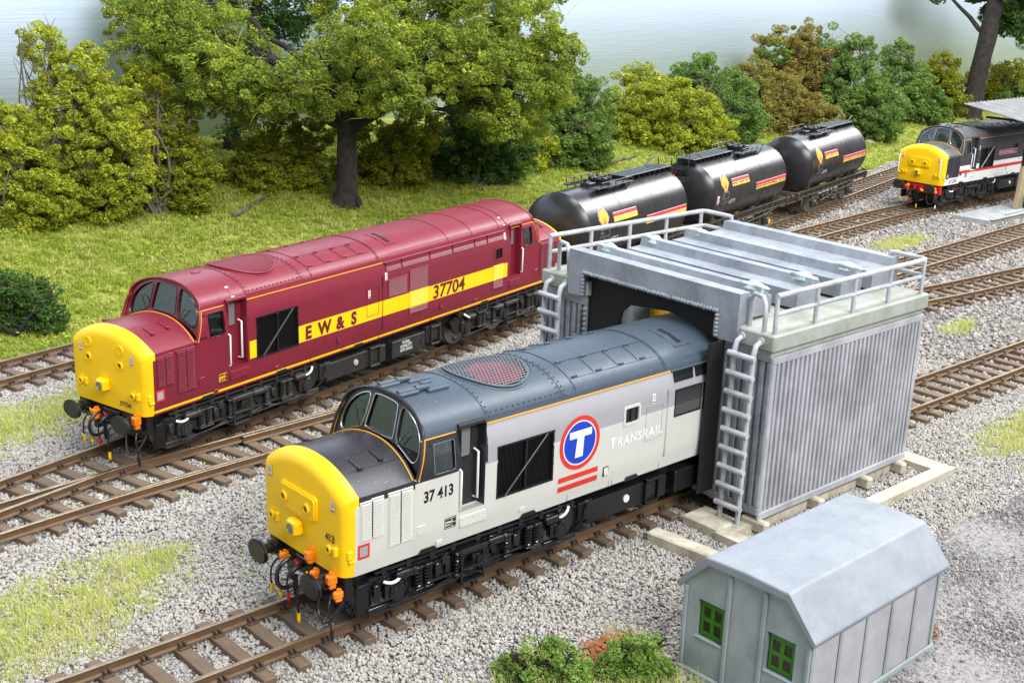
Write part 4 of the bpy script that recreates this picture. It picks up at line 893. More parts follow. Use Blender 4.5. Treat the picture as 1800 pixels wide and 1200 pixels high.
PI_ = base(slots=['charcoal', 'white', 'red', 'roof_dark'], paint=paint_ic, nose_side='charcoal', nose_top='roof_dark', sill='white', sill_z=1.58, line='white', cab='charcoal', door='charcoal', step='white', winframe='charcoal', screen='roof_dark', brow='roof_dark', strut='decal_grey', ewin='charcoal', louvre='charcoal', filters=[], roofm='roof_dark', guard='black', bogie='weathered_black', tankm='weathered_black', nose_rails=True, plain_grille=True, sq='charcoal', beam='bright_red', buf='weathered_black', hose_end='white', jumpers=[(.5, 1.0, .9, 'orange'), (-1.0, 1.0, .9, 'orange')], horns=True, seam='charcoal')
ic, ibody = make_loco('diesel_locomotive', 'charcoal and white diesel locomotive with red stripe, on the distant track', (46.95, 15.55, 0), .0, PI_)
# ---- lettering
text('running_number', '37 413', .30, 1.60, 2.23, 'gloss_black', grey, ys, sx=.84, bold=.009)
nf = lambda u, v: Vector((-.125, -u, v))
text('running_number', '413', .21, .78, 1.82, 'gloss_black', grey, ys, sx=.85, bold=.006, fn=lambda u, v: Vector((-.122+.09*max(0, u-.9), -u, v)))
text('running_number', '37704', .16, .42, 1.36, 'gloss_black', maroon, ys, sx=1., bold=.003, fn=lambda u, v: Vector((-.126, -u, v)))
text('running_number', '37 254', .26, .55, 1.30, 'gloss_black', ic, ys, sx=.95, bold=.003)
rc = (5.55, 2.44)
decal('roundel', [circ(*rc, .565, 40)], 'red', grey, ys, step=.09, eps=.005, holes=[[circ(*rc, .47, 40)]])
decal('roundel_ring', [circ(*rc, .47, 40)], 'decal_white', grey, ys, step=.09, eps=.005, holes=[[circ(*rc, .44, 40)]])
decal('roundel_disc', [circ(*rc, .44, 40)], 'blue', grey, ys, step=.09, eps=.005)
tx, tz = rc
decal('roundel_letter', [[(tx-.30, tz+.27), (tx-.30, tz+.12), (tx-.085, tz+.12), (tx-.13, tz-.30), (tx+.09, tz-.30), (tx+.11, tz+.12), (tx+.32, tz+.12), (tx+.32, tz+.27)]], 'white', grey, ys, step=.09, eps=.011)
decal('red_bar', [[(4.99, 1.69), (6.11, 1.69), (6.11, 1.80), (4.99, 1.80)]], 'red', grey, ys, step=.06); decal('red_bar', [[(4.99, 1.49), (6.11, 1.49), (6.11, 1.61), (4.99, 1.61)]], 'red', grey, ys, step=.06)
text('fleet_name', 'T', .34, 6.44, 2.08, 'white', grey, ys, sx=.85, bold=.007); text('fleet_name', 'RANSRAIL', .29, 6.66, 2.08, 'white', grey, ys, sx=.92, bold=.005, space=1.18)
text('fleet_name', 'E', .47, 5.08, 1.925, 'maroon_dark', maroon, ys, sx=.98, bold=.022)
text('fleet_name', 'W', .47, 5.57, 1.925, 'maroon_dark', maroon, ys, sx=.98, bold=.022)
text('fleet_name', '&', .47, 6.27, 1.925, 'maroon_dark', maroon, ys, sx=.98, bold=.022)
text('fleet_name', 'S', .47, 6.86, 1.925, 'maroon_dark', maroon, ys, sx=.98, bold=.022)
text('running_number', '37704', .55, 10.42, 1.91, 'maroon_dark', maroon, ys, sx=1.14, bold=.014, shear=.06)
for i, s in enumerate(('TOTAL', 'CAPACITY', '1670 GALLS')): text('tank_lettering', s, .12, 9.35, .80-.11*i, 'decal_white', maroon, lambda z: -1.24, sx=.95, bold=.003, align='CENTER', step=0)
def data_panel(par, x, z, fg, bg=None):
    if bg: decal('data_panel', [[(x, z), (x+.27, z), (x+.27, z+.22), (x, z+.22)]], bg, par, ys, step=0, eps=.005)
    P_ = []
    for q in ((0, .27, 0, .012), (0, .27, .208, .22), (0, .012, 0, .22), (.258, .27, 0, .22), (.02, .17, .15, .19), (.19, .25, .12, .19), (.03, .12, .09, .11), (.14, .17, .04, .11), (.19, .25, .03, .10), (.03, .16, .03, .06)): P_.append([(x+q[0], z+q[2]), (x+q[1], z+q[2]), (x+q[1], z+q[3]), (x+q[0], z+q[3])])
    decal('data_print', P_, fg, par, ys, step=0, eps=.009)
data_panel(grey, 2.10, 1.56, 'gloss_black'); data_panel(maroon, 2.08, 1.52, 'maroon_dark', 'yellow'); data_panel(ic, 1.95, 1.50, 'charcoal')
def flash(par, x, z, fn=None):
    decal('electrification_flash', [[(x-.05, z-.11), (x+.05, z-.11), (x+.05, z+.11), (x-.05, z+.11)]], 'decal_white', par, ys, step=0, eps=.006, fn=fn)
    f2 = (lambda u, v: fn(u, v)+Vector((0, -.004, .004))) if fn else None
    decal('flash_mark', [[(x-.01, z+.09), (x+.03, z+.04), (x-.005, z+.03), (x+.025, z-.03), (x-.03, z+.02), (x, z+.04)], [(x-.035, z-.09), (x+.035, z-.09), (x+.035, z-.06), (x-.035, z-.06)]], 'bright_red', par, ys, step=0, eps=.011, fn=f2)
flash(grey, 7.72, 2.90); flash(maroon, 7.6, 2.62); flash(maroon, 8.33, 2.98); flash(maroon, 14.12, 3.18); flash(ic, 3.22, 2.9)
for xx in (2.75, 14.2): flash(maroon, xx, 3.6, fn=lambda u, v: roof_pt(u, (v-3.375)/.545*1.1, .008))
decal('nameplate', [rrect(5.3, 7.25, 2.38, 2.62, .02)], 'decal_white', ic, ys, step=0, eps=.006); decal('nameplate_field', [rrect(5.32, 7.23, 2.40, 2.60, .02)], 'plate_red', ic, ys, step=0, eps=.010)
text('nameplate_lettering', 'Driver Robin Prince M.B.E.', .15, 5.38, 2.45, 'decal_white', ic, ys, sx=1.0, bold=.003, eps=.014, step=0)
# driver at the cab window of the grey locomotive: one continuous figure, seated, facing forward
def driver(loc):
    b = MB()
    prof = [(0, .16, .22), (.12, .17, .24), (.30, .15, .25), (.40, .12, .23), (.45, .06, .09), (.50, .055, .06), (.53, .07, .07), (.58, .10, .085), (.66, .105, .09), (.73, .09, .08), (.78, .05, .045), (.80, .005, .005)]
    n = 16; vs = []; 
    for h, rx, ry in prof: vs += [(rx*math.cos(6.2832*k/n)-(.02 if h > .5 else 0), ry*math.sin(6.2832*k/n), h) for k in range(n)]
    fs = [(i*n+k, i*n+(k+1) % n, (i+1)*n+(k+1) % n, (i+1)*n+k) for i in range(len(prof)-1) for k in range(n)]
    b.add(vs, fs, 0)
    for j, f in enumerate(fs): b.m[j] = 1 if 4 <= f[0]//n else 0
    b.tube([(0, -.23, .36), (-.08, -.28, .15), (-.30, -.2, .1)], [.07, .06, .045], 8, 0); b.tube([(0, .23, .36), (-.08, .28, .15), (-.30, .2, .1)], [.07, .06, .045], 8, 0)
    b.bbox(-.13, -.10, -.02, .02, .60, .66, .008, 1)
    o = b.build('person', ['uniform', 'skin'], None, smooth=50, loc=loc); tag(o, 'driver in dark uniform and peaked cap seated in the grey locomotive cab', 'person')
    c = MB(); c.lathe([(.70, .105), (.76, .125), (.79, .12), (.80, .0)], (-.02, 0, 0), 'z', 16); c.bbox(-.22, -.08, -.07, .07, .70, .715, .005); c.build('cap', 'uniform', o, smooth=40)
driver((2.12, -.85, 2.38))
# ------------------------------------------------------------------ tank wagons
TR, TZ, TH = 1.36, 2.33, 3.68
def tsurf(z): return -math.sqrt(max(.0001, TR*TR-(z-TZ)**2))
def pecten(cx, cz, s):
    out = []
    for i in range(15):
        a = math.pi*(1.02-.0-1.04*i/14)+0; r = s*(1+.035*math.cos(i*math.pi*2)) * (1 if i % 2 == 0 else .955)
        out.append((cx+r*.92*math.cos(a), cz+r*math.sin(a)*.98+s*.02))
    out += [(cx+s*.80, cz-s*.22), (cx+s*.42, cz-s*.62), (cx+s*.45, cz-s*.86), (cx-s*.45, cz-s*.86), (cx-s*.42, cz-s*.62), (cx-s*.80, cz-s*.22)]
    return out
def wagon(label, t, num, flipd, worn):
    x, y = Cp(t); w_ = empty('tank_wagon', (x, y, 0), CA); tag(w_, label, 'tank wagon', 'black tank wagons behind the maroon locomotive')
    sg = -1 if flipd else 1; X = lambda v: v*sg
    b = MB(); prof = [(-TH-.42, .01), (-TH-.41, .34), (-TH-.36, .68), (-TH-.26, 1.0), (-TH-.14, 1.21), (-TH, TR-.01), (-TH+.03, TR+.012), (-TH+.09, TR+.012), (-TH+.1, TR), (0, TR), (TH-.1, TR), (TH-.09, TR+.012), (TH-.03, TR+.012), (TH, TR-.01), (TH+.14, 1.21), (TH+.26, 1.0), (TH+.36, .68), (TH+.41, .34), (TH+.42, .01)]
    b.lathe(prof, (0, 0, TZ), 'x', 56); b.build('tank_barrel', 'tank_black', w_, smooth=35)
    for xx in (-1.3, 1.1):
        s_ = MB(); s_.lathe([(xx, TR-.01), (xx, TR+.006), (xx+.025, TR+.006), (xx+.025, TR-.01)], (0, 0, TZ), 'x', 56); s_.build('weld_seam', 'tank_black', w_, smooth=40)
    f = MB()
    for s in (-1, 1): f.bbox(-4.55, 4.55, s*1.06-.05, s*1.06+.05, .98, 1.22, .02); f.bbox(-4.55, 4.55, s*1.06-.11, s*1.06+.11, 1.19, 1.23, .01); f.bbox(-4.55, 4.55, s*1.06-.11, s*1.06+.11, .97, 1.0, .01)
    for xx in (-4.5, -2.9, -1.2, 1.2, 2.9, 4.5): f.bbox(xx-.07, xx+.07, -1.1, 1.1, .95, 1.2, .02)
    f.bbox(-4.62, -4.5, -1.2, 1.2, .88, 1.25, .02); f.bbox(4.5, 4.62, -1.2, 1.2, .88, 1.25, .02); fr_ = f.build('underframe', 'tank_frame', w_)
    for s in (-1, 1):
        for xx in np.arange(-4.1, 4.2, .62):
            g_ = MB(); g_.bbox(xx-.03, xx+.03, min(s*1.11, s*1.16), max(s*1.11, s*1.16), .93, 1.2, .006); g_.build('frame_rib', 'tank_frame', fr_)
        g_ = MB(); g_.box(-4.4, 4.4, min(s*1.12, s*1.22), max(s*1.12, s*1.22), 1.235, 1.26); g_.build('footboard', 'tank_frame', fr_)
    for xx in (-3.2, 3.2):
        sd = MB()
        for s in (-1, 1): sd.prism([(-.98, 1.45), (-1.12, 1.62), (-1.05, 1.2), (1.05, 1.2), (1.12, 1.62), (.98, 1.45), (.5, 1.22), (-.5, 1.22)], lambda u, v, q: (q, u, v), xx-.12, xx+.12) if s > 0 else None
        sd.build('tank_saddle', 'tank_frame', w_)
    for xx in (-2.4, 2.4):
        for s in (-1, 1):
            wl = MB(); wl.lathe([(s*.79, .40), (s*.79, .45), (s*.70, .46), (s*.67, .49), (s*.64, .49), (s*.64, .3)], (xx, 0, .46), 'y', 28, 1); wl.lathe([(s*.78, .06), (s*.76, .35), (s*.785, .4), (s*.66, .4)], (xx, 0, .46), 'y', 28, 0); wl.build('wheel', ['wheel_brown', 'tyre_steel'], w_, smooth=35)
            a = MB(); q = sorted((s*.98, s*1.12)); a.prism([(xx-.42, .92), (xx-.2, .3), (xx+.2, .3), (xx+.42, .92), (xx+.25, .92), (xx+.13, .42), (xx-.13, .42), (xx-.25, .92)], lambda u, v, t_: (u, t_, v), q[0], q[1]); a.bbox(xx-.14, xx+.14, min(s*1.0, s*1.2), max(s*1.0, s*1.2), .34, .62, .03); a.cyl((xx, s*1.2, .46), (xx, s*1.26, .46), .1, 14)
            a.build('axle_guard', 'tank_frame', w_, smooth=35)
            cp = MB(); cp.cyl((xx, s*1.26, .46), (xx, s*1.285, .46), .12, 16); cp.build('bearing_cap', 'brush_yellow' if (flipd and s*sg > 0 or True) and xx > 0 and flipd else 'tank_frame', w_, smooth=40)
            sp = MB()
            for k in range(5): L_ = .75-.1*k; sp.bbox(xx-L_, xx+L_, min(s*1.02, s*1.1), max(s*1.02, s*1.1), .66+.045*k, .70+.045*k, .006)
            sp.build('leaf_spring', 'tank_frame', w_)
    for s in (-1, 1):
        bk = MB(); bk.tube([(-1.6, s*1.12, .5), (-.4, s*1.15, .62), (0, s*1.15, .85)], .035, 6); bk.tube([(1.6, s*1.12, .5), (.4, s*1.15, .62), (0, s*1.15, .85)], .035, 6); bk.prism([(-.3, .92), (-.05, .45), (.05, .45), (.3, .92), (.18, .92), (0, .55), (-.18, .92)], lambda u, v, t_: (u, t_, v), min(s*1.04, s*1.09), max(s*1.04, s*1.09)); bk.tube([(0, s*1.2, .75), (2.2, s*1.22, .85), (2.7, s*1.22, .95)], .028, 6); bk.build('brake_gear', 'tank_frame', w_)
        for e in (-1, 1):
            bf = MB(); bf.cyl((e*4.6, s*.8636, 1.054), (e*4.85, s*.8636, 1.054), .13, 14); bf.cyl((e*4.85, s*.8636, 1.054), (e*5.05, s*.8636, 1.054), .08, 12); bf.cyl((e*5.05, s*.8636, 1.054), (e*5.1, s*.8636, 1.054), .23, 22); bf.build('buffer', 'tank_frame', w_, smooth=40)
    cpl = MB()
    for e in (-1, 1): cpl.tube(bez((e*4.6, 0, 1.0), (e*4.85, 0, 1.05), (e*4.95, 0, .7), (e*5.12, 0, .95)), .05, 6); cpl.tube(bez((e*4.6, .35, .95), (e*4.95, .4, .9), (e*4.95, .4, .4), (e*5.1, .3, .35)), .03, 6)
    cpl.build('coupling', 'tank_frame', w_, smooth=50)
    # walkway along the top, manlid, platform rails
    zt_ = TZ+TR
    wk = MB(); a0, a1 = (-3.5, -.2) if flipd else (.2, 3.9); a0, a1 = sorted((X(.3), X(3.95))); wk.bbox(a0, a1, -.42, .42, zt_+.10, zt_+.14, .01)
    c0, c1 = sorted((X(-2.3), X(.3))); wk.box(c0, c1, .34, .42, zt_+.10, zt_+.14); wk.bbox(c0, c1, -.75, -.42, zt_+.02, zt_+.05, .008); wk.bbox(c0, c1, .42, .75, zt_+.02, zt_+.05, .008)
    for k in range(9): xx = a0+.15+(a1-a0-.3)*k/8; wk.box(xx-.02, xx+.02, -.42, .42, zt_-.07, zt_+.10)
    wko = wk.build('walkway', 'black', w_)
    for yy in (-.2, 0, .2): wkk = MB(); wkk.box(a0+.05, a1-.05, yy-.012, yy+.012, zt_+.141, zt_+.152); wkk.build('walkway_rib', 'black', wko)
    ml = MB(); mx_ = X(-.9); ml.cyl((mx_, 0, zt_-.05), (mx_, 0, zt_+.16), .36, 20); ml.cyl((mx_, 0, zt_+.16), (mx_, 0, zt_+.21), .42, 20)
    for k in range(8): ml.bbox(mx_+.38*math.cos(k*.785)-.05, mx_+.38*math.cos(k*.785)+.05, .38*math.sin(k*.785)-.05, .38*math.sin(k*.785)+.05, zt_+.12, zt_+.26, .01)
    ml.tube([(mx_-.3, 0, zt_+.24), (mx_+.3, 0, zt_+.24)], .03, 6); ml.build('manlid', 'black', w_, smooth=35)
    vv = MB(); vx = X(-1.75); vv.bbox(vx-.22, vx+.22, -.2, .2, zt_-.03, zt_+.13, .02); vv.cyl((vx-.05, .1, zt_+.1), (vx-.05, .1, zt_+.24), .06, 10); vv.build('valve_box', 'black', w_)
    for s in (-1, 1):
        for k in range(5): xx = c0+.25+(c1-c0-.5)*k/4; st = MB(); st.tube([(xx, s*.62, zt_-.2), (xx, s*.72, zt_+.03), (xx, s*.74, zt_+.22)], .018, 5); st.build('rail_post', 'black', w_)
        hr = MB(); hr.tube([(c0+.25, s*.74, zt_+.22), (c1-.25, s*.74, zt_+.22), (c1-.1, s*.74, zt_+.12)], .02, 6); hr.build('platform_rail', 'black', w_, smooth=60)
    # end ladder
    ex = X(TH+.50)
    for s in (-1, 1):
        l_ = MB(); l_.tube([(X(TH-.6), s*.34+.0, zt_+.14), (X(TH+.1), s*.34, zt_+.42), (X(TH+.45), s*.30, zt_+.38), (ex, s*.27, zt_-.25), (ex+X(.12), s*.27, TZ), (ex+X(.12), s*.27, 1.2), (ex+X(.05), s*.27, .55)], .022, 6); l_.build('ladder_stile', 'black', w_, smooth=60)
    for k in range(12): z = .65+.24*k; l_ = MB(); l_.tube([(ex+X(.12 if z < TZ else .12-(z-TZ)*.1), -.27, z), (ex+X(.12 if z < TZ else .12-(z-TZ)*.1), .27, z)], .014, 5); l_.build('ladder_rung', 'black', w_)
    # print on the side facing the yard
    cx, cz = -2.66, 2.80
    decal('emblem_edge', [pecten(cx, cz, .37)], 'decal_white', w_, tsurf, step=.06, eps=.006); decal('emblem_border', [pecten(cx, cz, .35)], 'shell_red', w_, tsurf, step=.06, eps=.010); decal('emblem', [pecten(cx, cz, .30)], 'shell_yellow', w_, tsurf, step=.06, eps=.014)
    rb = []
    for k in range(-3, 4):
        a = k*.36; rb.append([(cx+.05*math.sin(a)-.008, cz-.20), (cx+.05*math.sin(a)+.008, cz-.20), (cx+.27*math.sin(a)+.009, cz+.27*math.cos(a)), (cx+.27*math.sin(a)-.009, cz+.27*math.cos(a))])
    decal('emblem_ribs', rb, 'shell_red', w_, tsurf, step=.08, eps=.018)
    dz = 0
    def stripe(nm, x0, x1, z0, z1, m_, sk=0.): decal(nm, [[(x0, z0), (x1, z0), (x1, z1), (x0, z1)]], m_, w_, tsurf, step=.05, eps=.006)
    for (x0, x1, zb_) in ((-2.0, -.3, 2.60), (.38, 3.6, 2.17)):
        stripe('stripe_white', x0, x1, zb_+.30, zb_+.32, 'decal_white'); stripe('stripe_red', x0, x1, zb_+.17, zb_+.30, 'shell_red'); stripe('stripe_white', x0, x1, zb_+.15, zb_+.17, 'decal_white')
        if not worn: stripe('stripe_yellow', x0, x1, zb_, zb_+.15, 'shell_yellow')
        else:
            rr = random.Random(int(t*10)); P_ = []; u = x0
            while u < x1:
                v = min(x1, u+rr.uniform(.08, .2)); P_.append([(u, zb_+rr.uniform(0, .03)), (v, zb_+rr.uniform(0, .03)), (v, zb_+.15-rr.uniform(0, .06)), (u, zb_+.15-rr.uniform(0, .06))]); u = v+rr.uniform(.01, .06)
            decal('stripe_yellow', P_, 'shell_yellow', w_, tsurf, step=.05, eps=.006)
    px, pz = -2.95, 1.98
    P_ = [[(px+q[0], pz+q[2]), (px+q[1], pz+q[2]), (px+q[1], pz+q[3]), (px+q[0], pz+q[3])] for q in ((0, .6, 0, .018), (0, .6, .45, .468), (0, .018, 0, .468), (.582, .6, 0, .468), (0, .6, .2, .215))]
    decal('data_panel', P_, 'decal_grey', w_, tsurf, step=.1); text('data_lettering', 'PO', .13, px+.05, pz+.28, 'decal_grey', w_, tsurf); text('data_lettering', 'TTA', .13, px+.2, pz+.05, 'decal_grey', w_, tsurf)
    text('wagon_number', num, .24, px+.70, pz-.06, 'decal_white', w_, tsurf, sx=.95, shear=.15, bold=.004)
    if flipd:
        decal('electrification_flash', [[(-3.45, 2.02), (-3.25, 2.02), (-3.25, 2.38), (-3.45, 2.38)]], 'decal_white', w_, tsurf, step=.1); decal('flash_mark', [[(-3.36, 2.35), (-3.28, 2.25), (-3.33, 2.23), (-3.3, 2.14), (-3.41, 2.23), (-3.36, 2.25)], [(-3.42, 2.04), (-3.28, 2.04), (-3.28, 2.09), (-3.42, 2.09)]], 'bright_red', w_, tsurf, step=.1, eps=.012)
        bd_ = MB(); bd_.bbox(-4.18, -4.12, -.2, .55, 3.15, 3.42, .01); bo_ = bd_.build('end_board', 'black', w_); text('end_lettering', num[-3:], .2, -.5, 3.2, 'bright_red', w_, tsurf, fn=lambda u, v: Vector((-4.19, -u, v)), step=0)
    return w_
wagon('black tank wagon coupled behind the maroon locomotive, its stripes partly behind railings', 22.95, '65712', False, False)
wagon('middle black tank wagon with a ladder on its near end and worn stripes', 32.8, '65719', True, True)
wagon('last black tank wagon of the train, nearest the charcoal locomotive', 43.3, '65716', False, True)
# ------------------------------------------------------------------ carriage washing plant
W0, W1 = 9.87, 15.83
wp_ = empty('washing_plant', (W0, 0, 0)); tag(wp_, 'weathered grey concrete and corrugated carriage washing plant over the near track', 'washing plant')
def WP(b, n_, m_, par=None, **k):
    b.v = [(x-W0, y, z) for x, y, z in b.v] if par is None or par is wp_ else [(x-W0, y, z) for x, y, z in b.v]; return b.build(n_, m_, par or wp_, **k)
def tower(y0, y1, outer, lad):
    """one side tower between y0 and y1; outer = sign of the outer face"""
    yo, yi = (y0, y1) if outer < 0 else (y1, y0); s = outer
    c = MB(); c.bbox(W0+.04, W1-.04, y0+.05, y1-.05, .02, 3.72, .03); core = WP(c, 'tower_wall', 'wash_steel')
    # long outer side: rim frame and standing ribs
    f = MB(); q = sorted((yo-s*.05, yo+s*.03))
    f.bbox(W0, W1, q[0], q[1], -.02, .16, .02); f.bbox(W0, W1, q[0], q[1], 3.56, 3.73, .02); f.bbox(W0, W0+.14, q[0], q[1], .16, 3.56, .02); f.bbox(W1-.14, W1, q[0], q[1], .16, 3.56, .02); WP(f, 'side_frame', 'wash_panel', core)
    g_ = MB(); qq = sorted((yo-s*.055, yo-s*.045)); g_.box(W0+.1, W1-.1, qq[0], qq[1], .1, 3.6); WP(g_, 'side_back', 'groove', core)
    nR = 33; pit = (W1-W0-.30)/nR
    for k in range(nR):
        x = W0+.15+pit*(k+.5); h = pit*.34
        r_ = MB(); r_.prism([(x-h, yo-s*.05), (x-h*.7, yo+s*.012), (x+h*.7, yo+s*.012), (x+h, yo-s*.05)], lambda u, v, t: (u, v, t), .14, 3.58); WP(r_, 'side_rib', 'wash_panel', core)
    # narrow end facing the camera (and its twin): frame, ribs, rivet beading
    for xe, e in ((W0, -1), (W1, 1)):
        q = sorted((xe-e*.05, xe+e*.03)); f = MB(); f.bbox(q[0], q[1], y0, y1, -.02+.12, .28, .02); f.bbox(q[0], q[1], y0, y1, 3.60, 3.74, .02); f.bbox(q[0], q[1], y0, y0+.12, .28, 3.60, .02); f.bbox(q[0], q[1], y1-.12, y1, .28, 3.60, .02); f.bbox(q[0]-.02 if e < 0 else q[0], q[1] if e < 0 else q[1]+.02, min(yi, yi-s*.3)-.05, max(yi, yi-s*.3)+.05, .12, .34, .02); WP(f, 'end_frame', 'wash_steel', core)
        nr = 6; p2 = (y1-y0-.28)/nr
        for k in range(nr):
            yy = y0+.14+p2*(k+.5); h = p2*.3; r_ = MB(); r_.prism([(yy-h, xe-e*.045), (yy-h*.7, xe+e*.03), (yy+h*.7, xe+e*.03), (yy+h, xe-e*.045)], lambda u, v, t: (v, u, t), .28, 3.60); WP(r_, 'end_rib', 'wash_steel', core)
        bd_ = MB()
        for k in range(26):
            z = .4+k*.125; rr = random.Random(k*7+int(y0*10)); bd_.lathe([(-.05, .01), (-.04, .045), (0, .06), (.04, .045), (.05, .01)], (xe+e*.03, yi-s*-.0+s*.05+rr.uniform(-.008, .008), z), 'z', 8)
        o = WP(bd_, 'rivet_beading', 'wash_steel', core, smooth=60); o['kind'] = 'stuff'
    # deck slab
    d = MB(); d.bbox(W0-.1, W1+.08, y0-.06, y1+.1 if s < 0 else y1+.06, 3.86, 4.23, .035); d.bbox(W0-.02, W1, y0+.03, y1-.03, 3.72, 3.86, .02); deck = WP(d, 'deck_slab', 'mossy')
    # guard rail round the outer edge
    yr = yo-s*.06; xa, xb = W0+.02, W1-.05; zt1, zt2 = 5.06, 4.68
    L1 = [(xa, yr, zt1)]+[(x, yr, zt1) for x in np.linspace(xa+.5, xb-.25, 5)]+[(xb-.07, yr-s*.02, zt1), (xb, yr-s*.1, zt1), (xb, yr-s*.9, zt1), (xb, yr-s*.97, zt1-.02)]
    r_ = MB(); r_.tube(L1, .058, 10); WP(r_, 'guard_rail', 'pipe_grey', smooth=60)
    r_ = MB(); r_.tube([(x, y, z-.40) for x, y, z in L1], .052, 10); WP(r_, 'guard_rail', 'pipe_grey', smooth=60)
    for x in np.linspace(xa+.03, xb-.1, 5):
        r_ = MB(); r_.cyl((x, yr, 4.2), (x, yr, zt1-.02), .05, 10); WP(r_, 'rail_post', 'pipe_grey', smooth=60)
    r_ = MB(); r_.cyl((xb, yr-s*.97, 4.2), (xb, yr-s*.97, zt1+.03), .05, 10); WP(r_, 'rail_post', 'pipe_grey', smooth=60)
    # hoop handrail over the ladder
    hy = (y0+y1)/2+s*.20; hp = [(W0+.02, hy-.24, 4.2), (W0-.03, hy-.27, 4.55), (W0-.02, hy-.24, 4.85), (W0+.02, hy-.14, 4.97), (W0+.10, hy+.14, 4.97), (W0+.14, hy+.24, 4.85), (W0+.14, hy+.24, 4.2)]
    r_ = MB(); r_.tube(hp, .052, 10); WP(r_, 'hoop_rail', 'pipe_grey', smooth=60)
    # ladder on the near end
    l0, l1 = lad
    for yy in (l0, l1):
        r_ = MB(); r_.tube([(W0-.08, yy, 4.05), (W0-.26, yy, 3.98), (W0-.32, yy, 3.80), (W0-.33, yy, 3.3), (W0-.33, yy, -.3)], .06, 8); WP(r_, 'ladder_stile', 'pipe_grey', smooth=50)
        r_ = MB(); r_.lathe([(-.06, .09), (.0, .09), (.0, .06)], (W0-.08, yy, 4.05), 'x', 12); WP(r_, 'socket_ring', 'pipe_grey')
    for k in range(10):
        z = 3.72-.43*k; r_ = MB(); r_.cyl((W0-.40, l0-.10, z), (W0-.40, l1+.10, z), .065, 10); WP(r_, 'ladder_rung', 'pipe_grey', smooth=60)
    return core
tower(-2.69, -1.20, -1, (-2.42, -1.92)); tower(2.78, 4.27, 1, (3.45, 3.95))
# portal frame and cross beams
pf = MB(); pf.prism([(-1.82, 3.86), (-1.82, 4.95), (3.32, 4.95), (3.32, 3.86), (2.86, 3.86), (2.86, 4.50), (-1.30, 4.50), (-1.30, 3.86)], lambda u, v, t: (t, u, v), W0-.16, W0+.18); WP(pf, 'portal_beam', 'wash_grey')
bd_ = MB()
for k in range(46):
    y = -1.25+k*.09; rr = random.Random(k); bd_.lathe([(-.05, .01), (-.03, .05), (.02, .055), (.05, .01)], (W0-.17, y+rr.uniform(-.01, .01), 4.46+rr.uniform(-.008, .008)), 'y', 8)
for yy in (-1.26, 2.82):
    for k in range(6): bd_.lathe([(-.05, .01), (-.03, .05), (.02, .055), (.05, .01)], (W0-.17, yy, 3.92+k*.09), 'z', 8)
o = WP(bd_, 'rivet_beading', 'wash_steel', smooth=60); o['kind'] = 'stuff'
o = WP(MB().box(W0-.155, W0-.145, -1.3, 2.86, 4.42, 4.5).box(W0-.155, W0-.145, -1.3, -1.22, 3.86, 4.42).box(W0-.155, W0-.145, 2.78, 2.86, 3.86, 4.42), 'bead_strip', 'groove')
def beam(prof, y0, y1, blob):
    b = MB(); b.prism(prof, lambda u, v, t: (u, t, v), y0, y1); bo_ = WP(b, 'cross_beam', 'wash_grey')
    if blob is not None:
        for ye, d in ((y0, 1), (y1, -1)):
            rr = random.Random(int(blob*10+ye)); bm = bmesh.new(); bmesh.ops.create_icosphere(bm, subdivisions=3, radius=1)
            for v in bm.verts:
                n_ = math.sin(v.co.x*5+ye)*math.sin(v.co.y*4+blob)*.25+math.sin(v.co.z*6+v.co.x*3)*.15; v.co = v.co*(1+n_); v.co = (blob-W0+v.co.x*.15, ye+d*.30+v.co.y*.34, 4.88+v.co.z*.12)
            me = bpy.data.meshes.new('repair_lump'); bm.to_mesh(me); bm.free(); me.materials.append(MATS['verdigris']); oo = bpy.data.objects.new('repair_lump', me); COL.objects.link(oo); oo.parent = bo_
            me.polygons.foreach_set('use_smooth', [True]*len(me.polygons))
beam([(10.05, 4.3), (11.0, 4.3), (11.0, 4.72), (10.88, 4.72), (10.84, 4.93), (10.60, 4.93), (10.55, 4.74), (10.05, 4.74)], -1.7, 3.25, 10.72)
beam([(11.75, 4.3), (12.6, 4.3), (12.6, 4.75), (12.5, 4.93), (12.25, 4.93), (12.2, 4.72), (11.75, 4.70)], -1.85, 3.3, 12.36)
beam([(13.45, 4.3), (14.3, 4.3), (14.3, 4.75), (14.2, 4.93), (13.95, 4.93), (13.9, 4.72), (13.45, 4.70)], -1.85, 3.3, 14.07)
beam([(14.75, 4.3), (15.85, 4.3), (15.85, 4.97), (15.55, 4.97), (15.48, 4.76), (15.1, 4.74), (14.75, 4.72)], -1.85, 3.3, None)
# black curtains inside, spray brushes
cu = MB(); cu.prism([(-1.22, .30), (-1.22, 4.5), (2.86, 4.5), (2.86, .3), (1.85, .3), (1.82, 3.3), (1.7, 3.72), (1.45, 3.93), (.3, 4.05), (-.45, 3.96), (-.82, 3.7), (-.90, 3.3), (-.92, .3)], lambda u, v, t: (t, u, v), W0+.05, W0+.11); WP(cu, 'splash_curtain', 'matt_black')
cu = MB(); cu.bbox(W0-.60, W0-.06, -1.46, -1.42, .34, 3.84, .008); WP(cu, 'splash_curtain', 'matt_black')
for xx in (13.0,):
    cu = MB(); cu.prism([(-1.22, .30), (-1.22, 4.3), (2.8, 4.3), (2.8, .3), (2.3, .3), (2.3, 3.6), (1.9, 3.9), (-.4, 3.9), (-.92, 3.5), (-.92, .3)], lambda u, v, t: (t, u, v), xx, xx+.06); WP(cu, 'splash_curtain', 'matt_black')
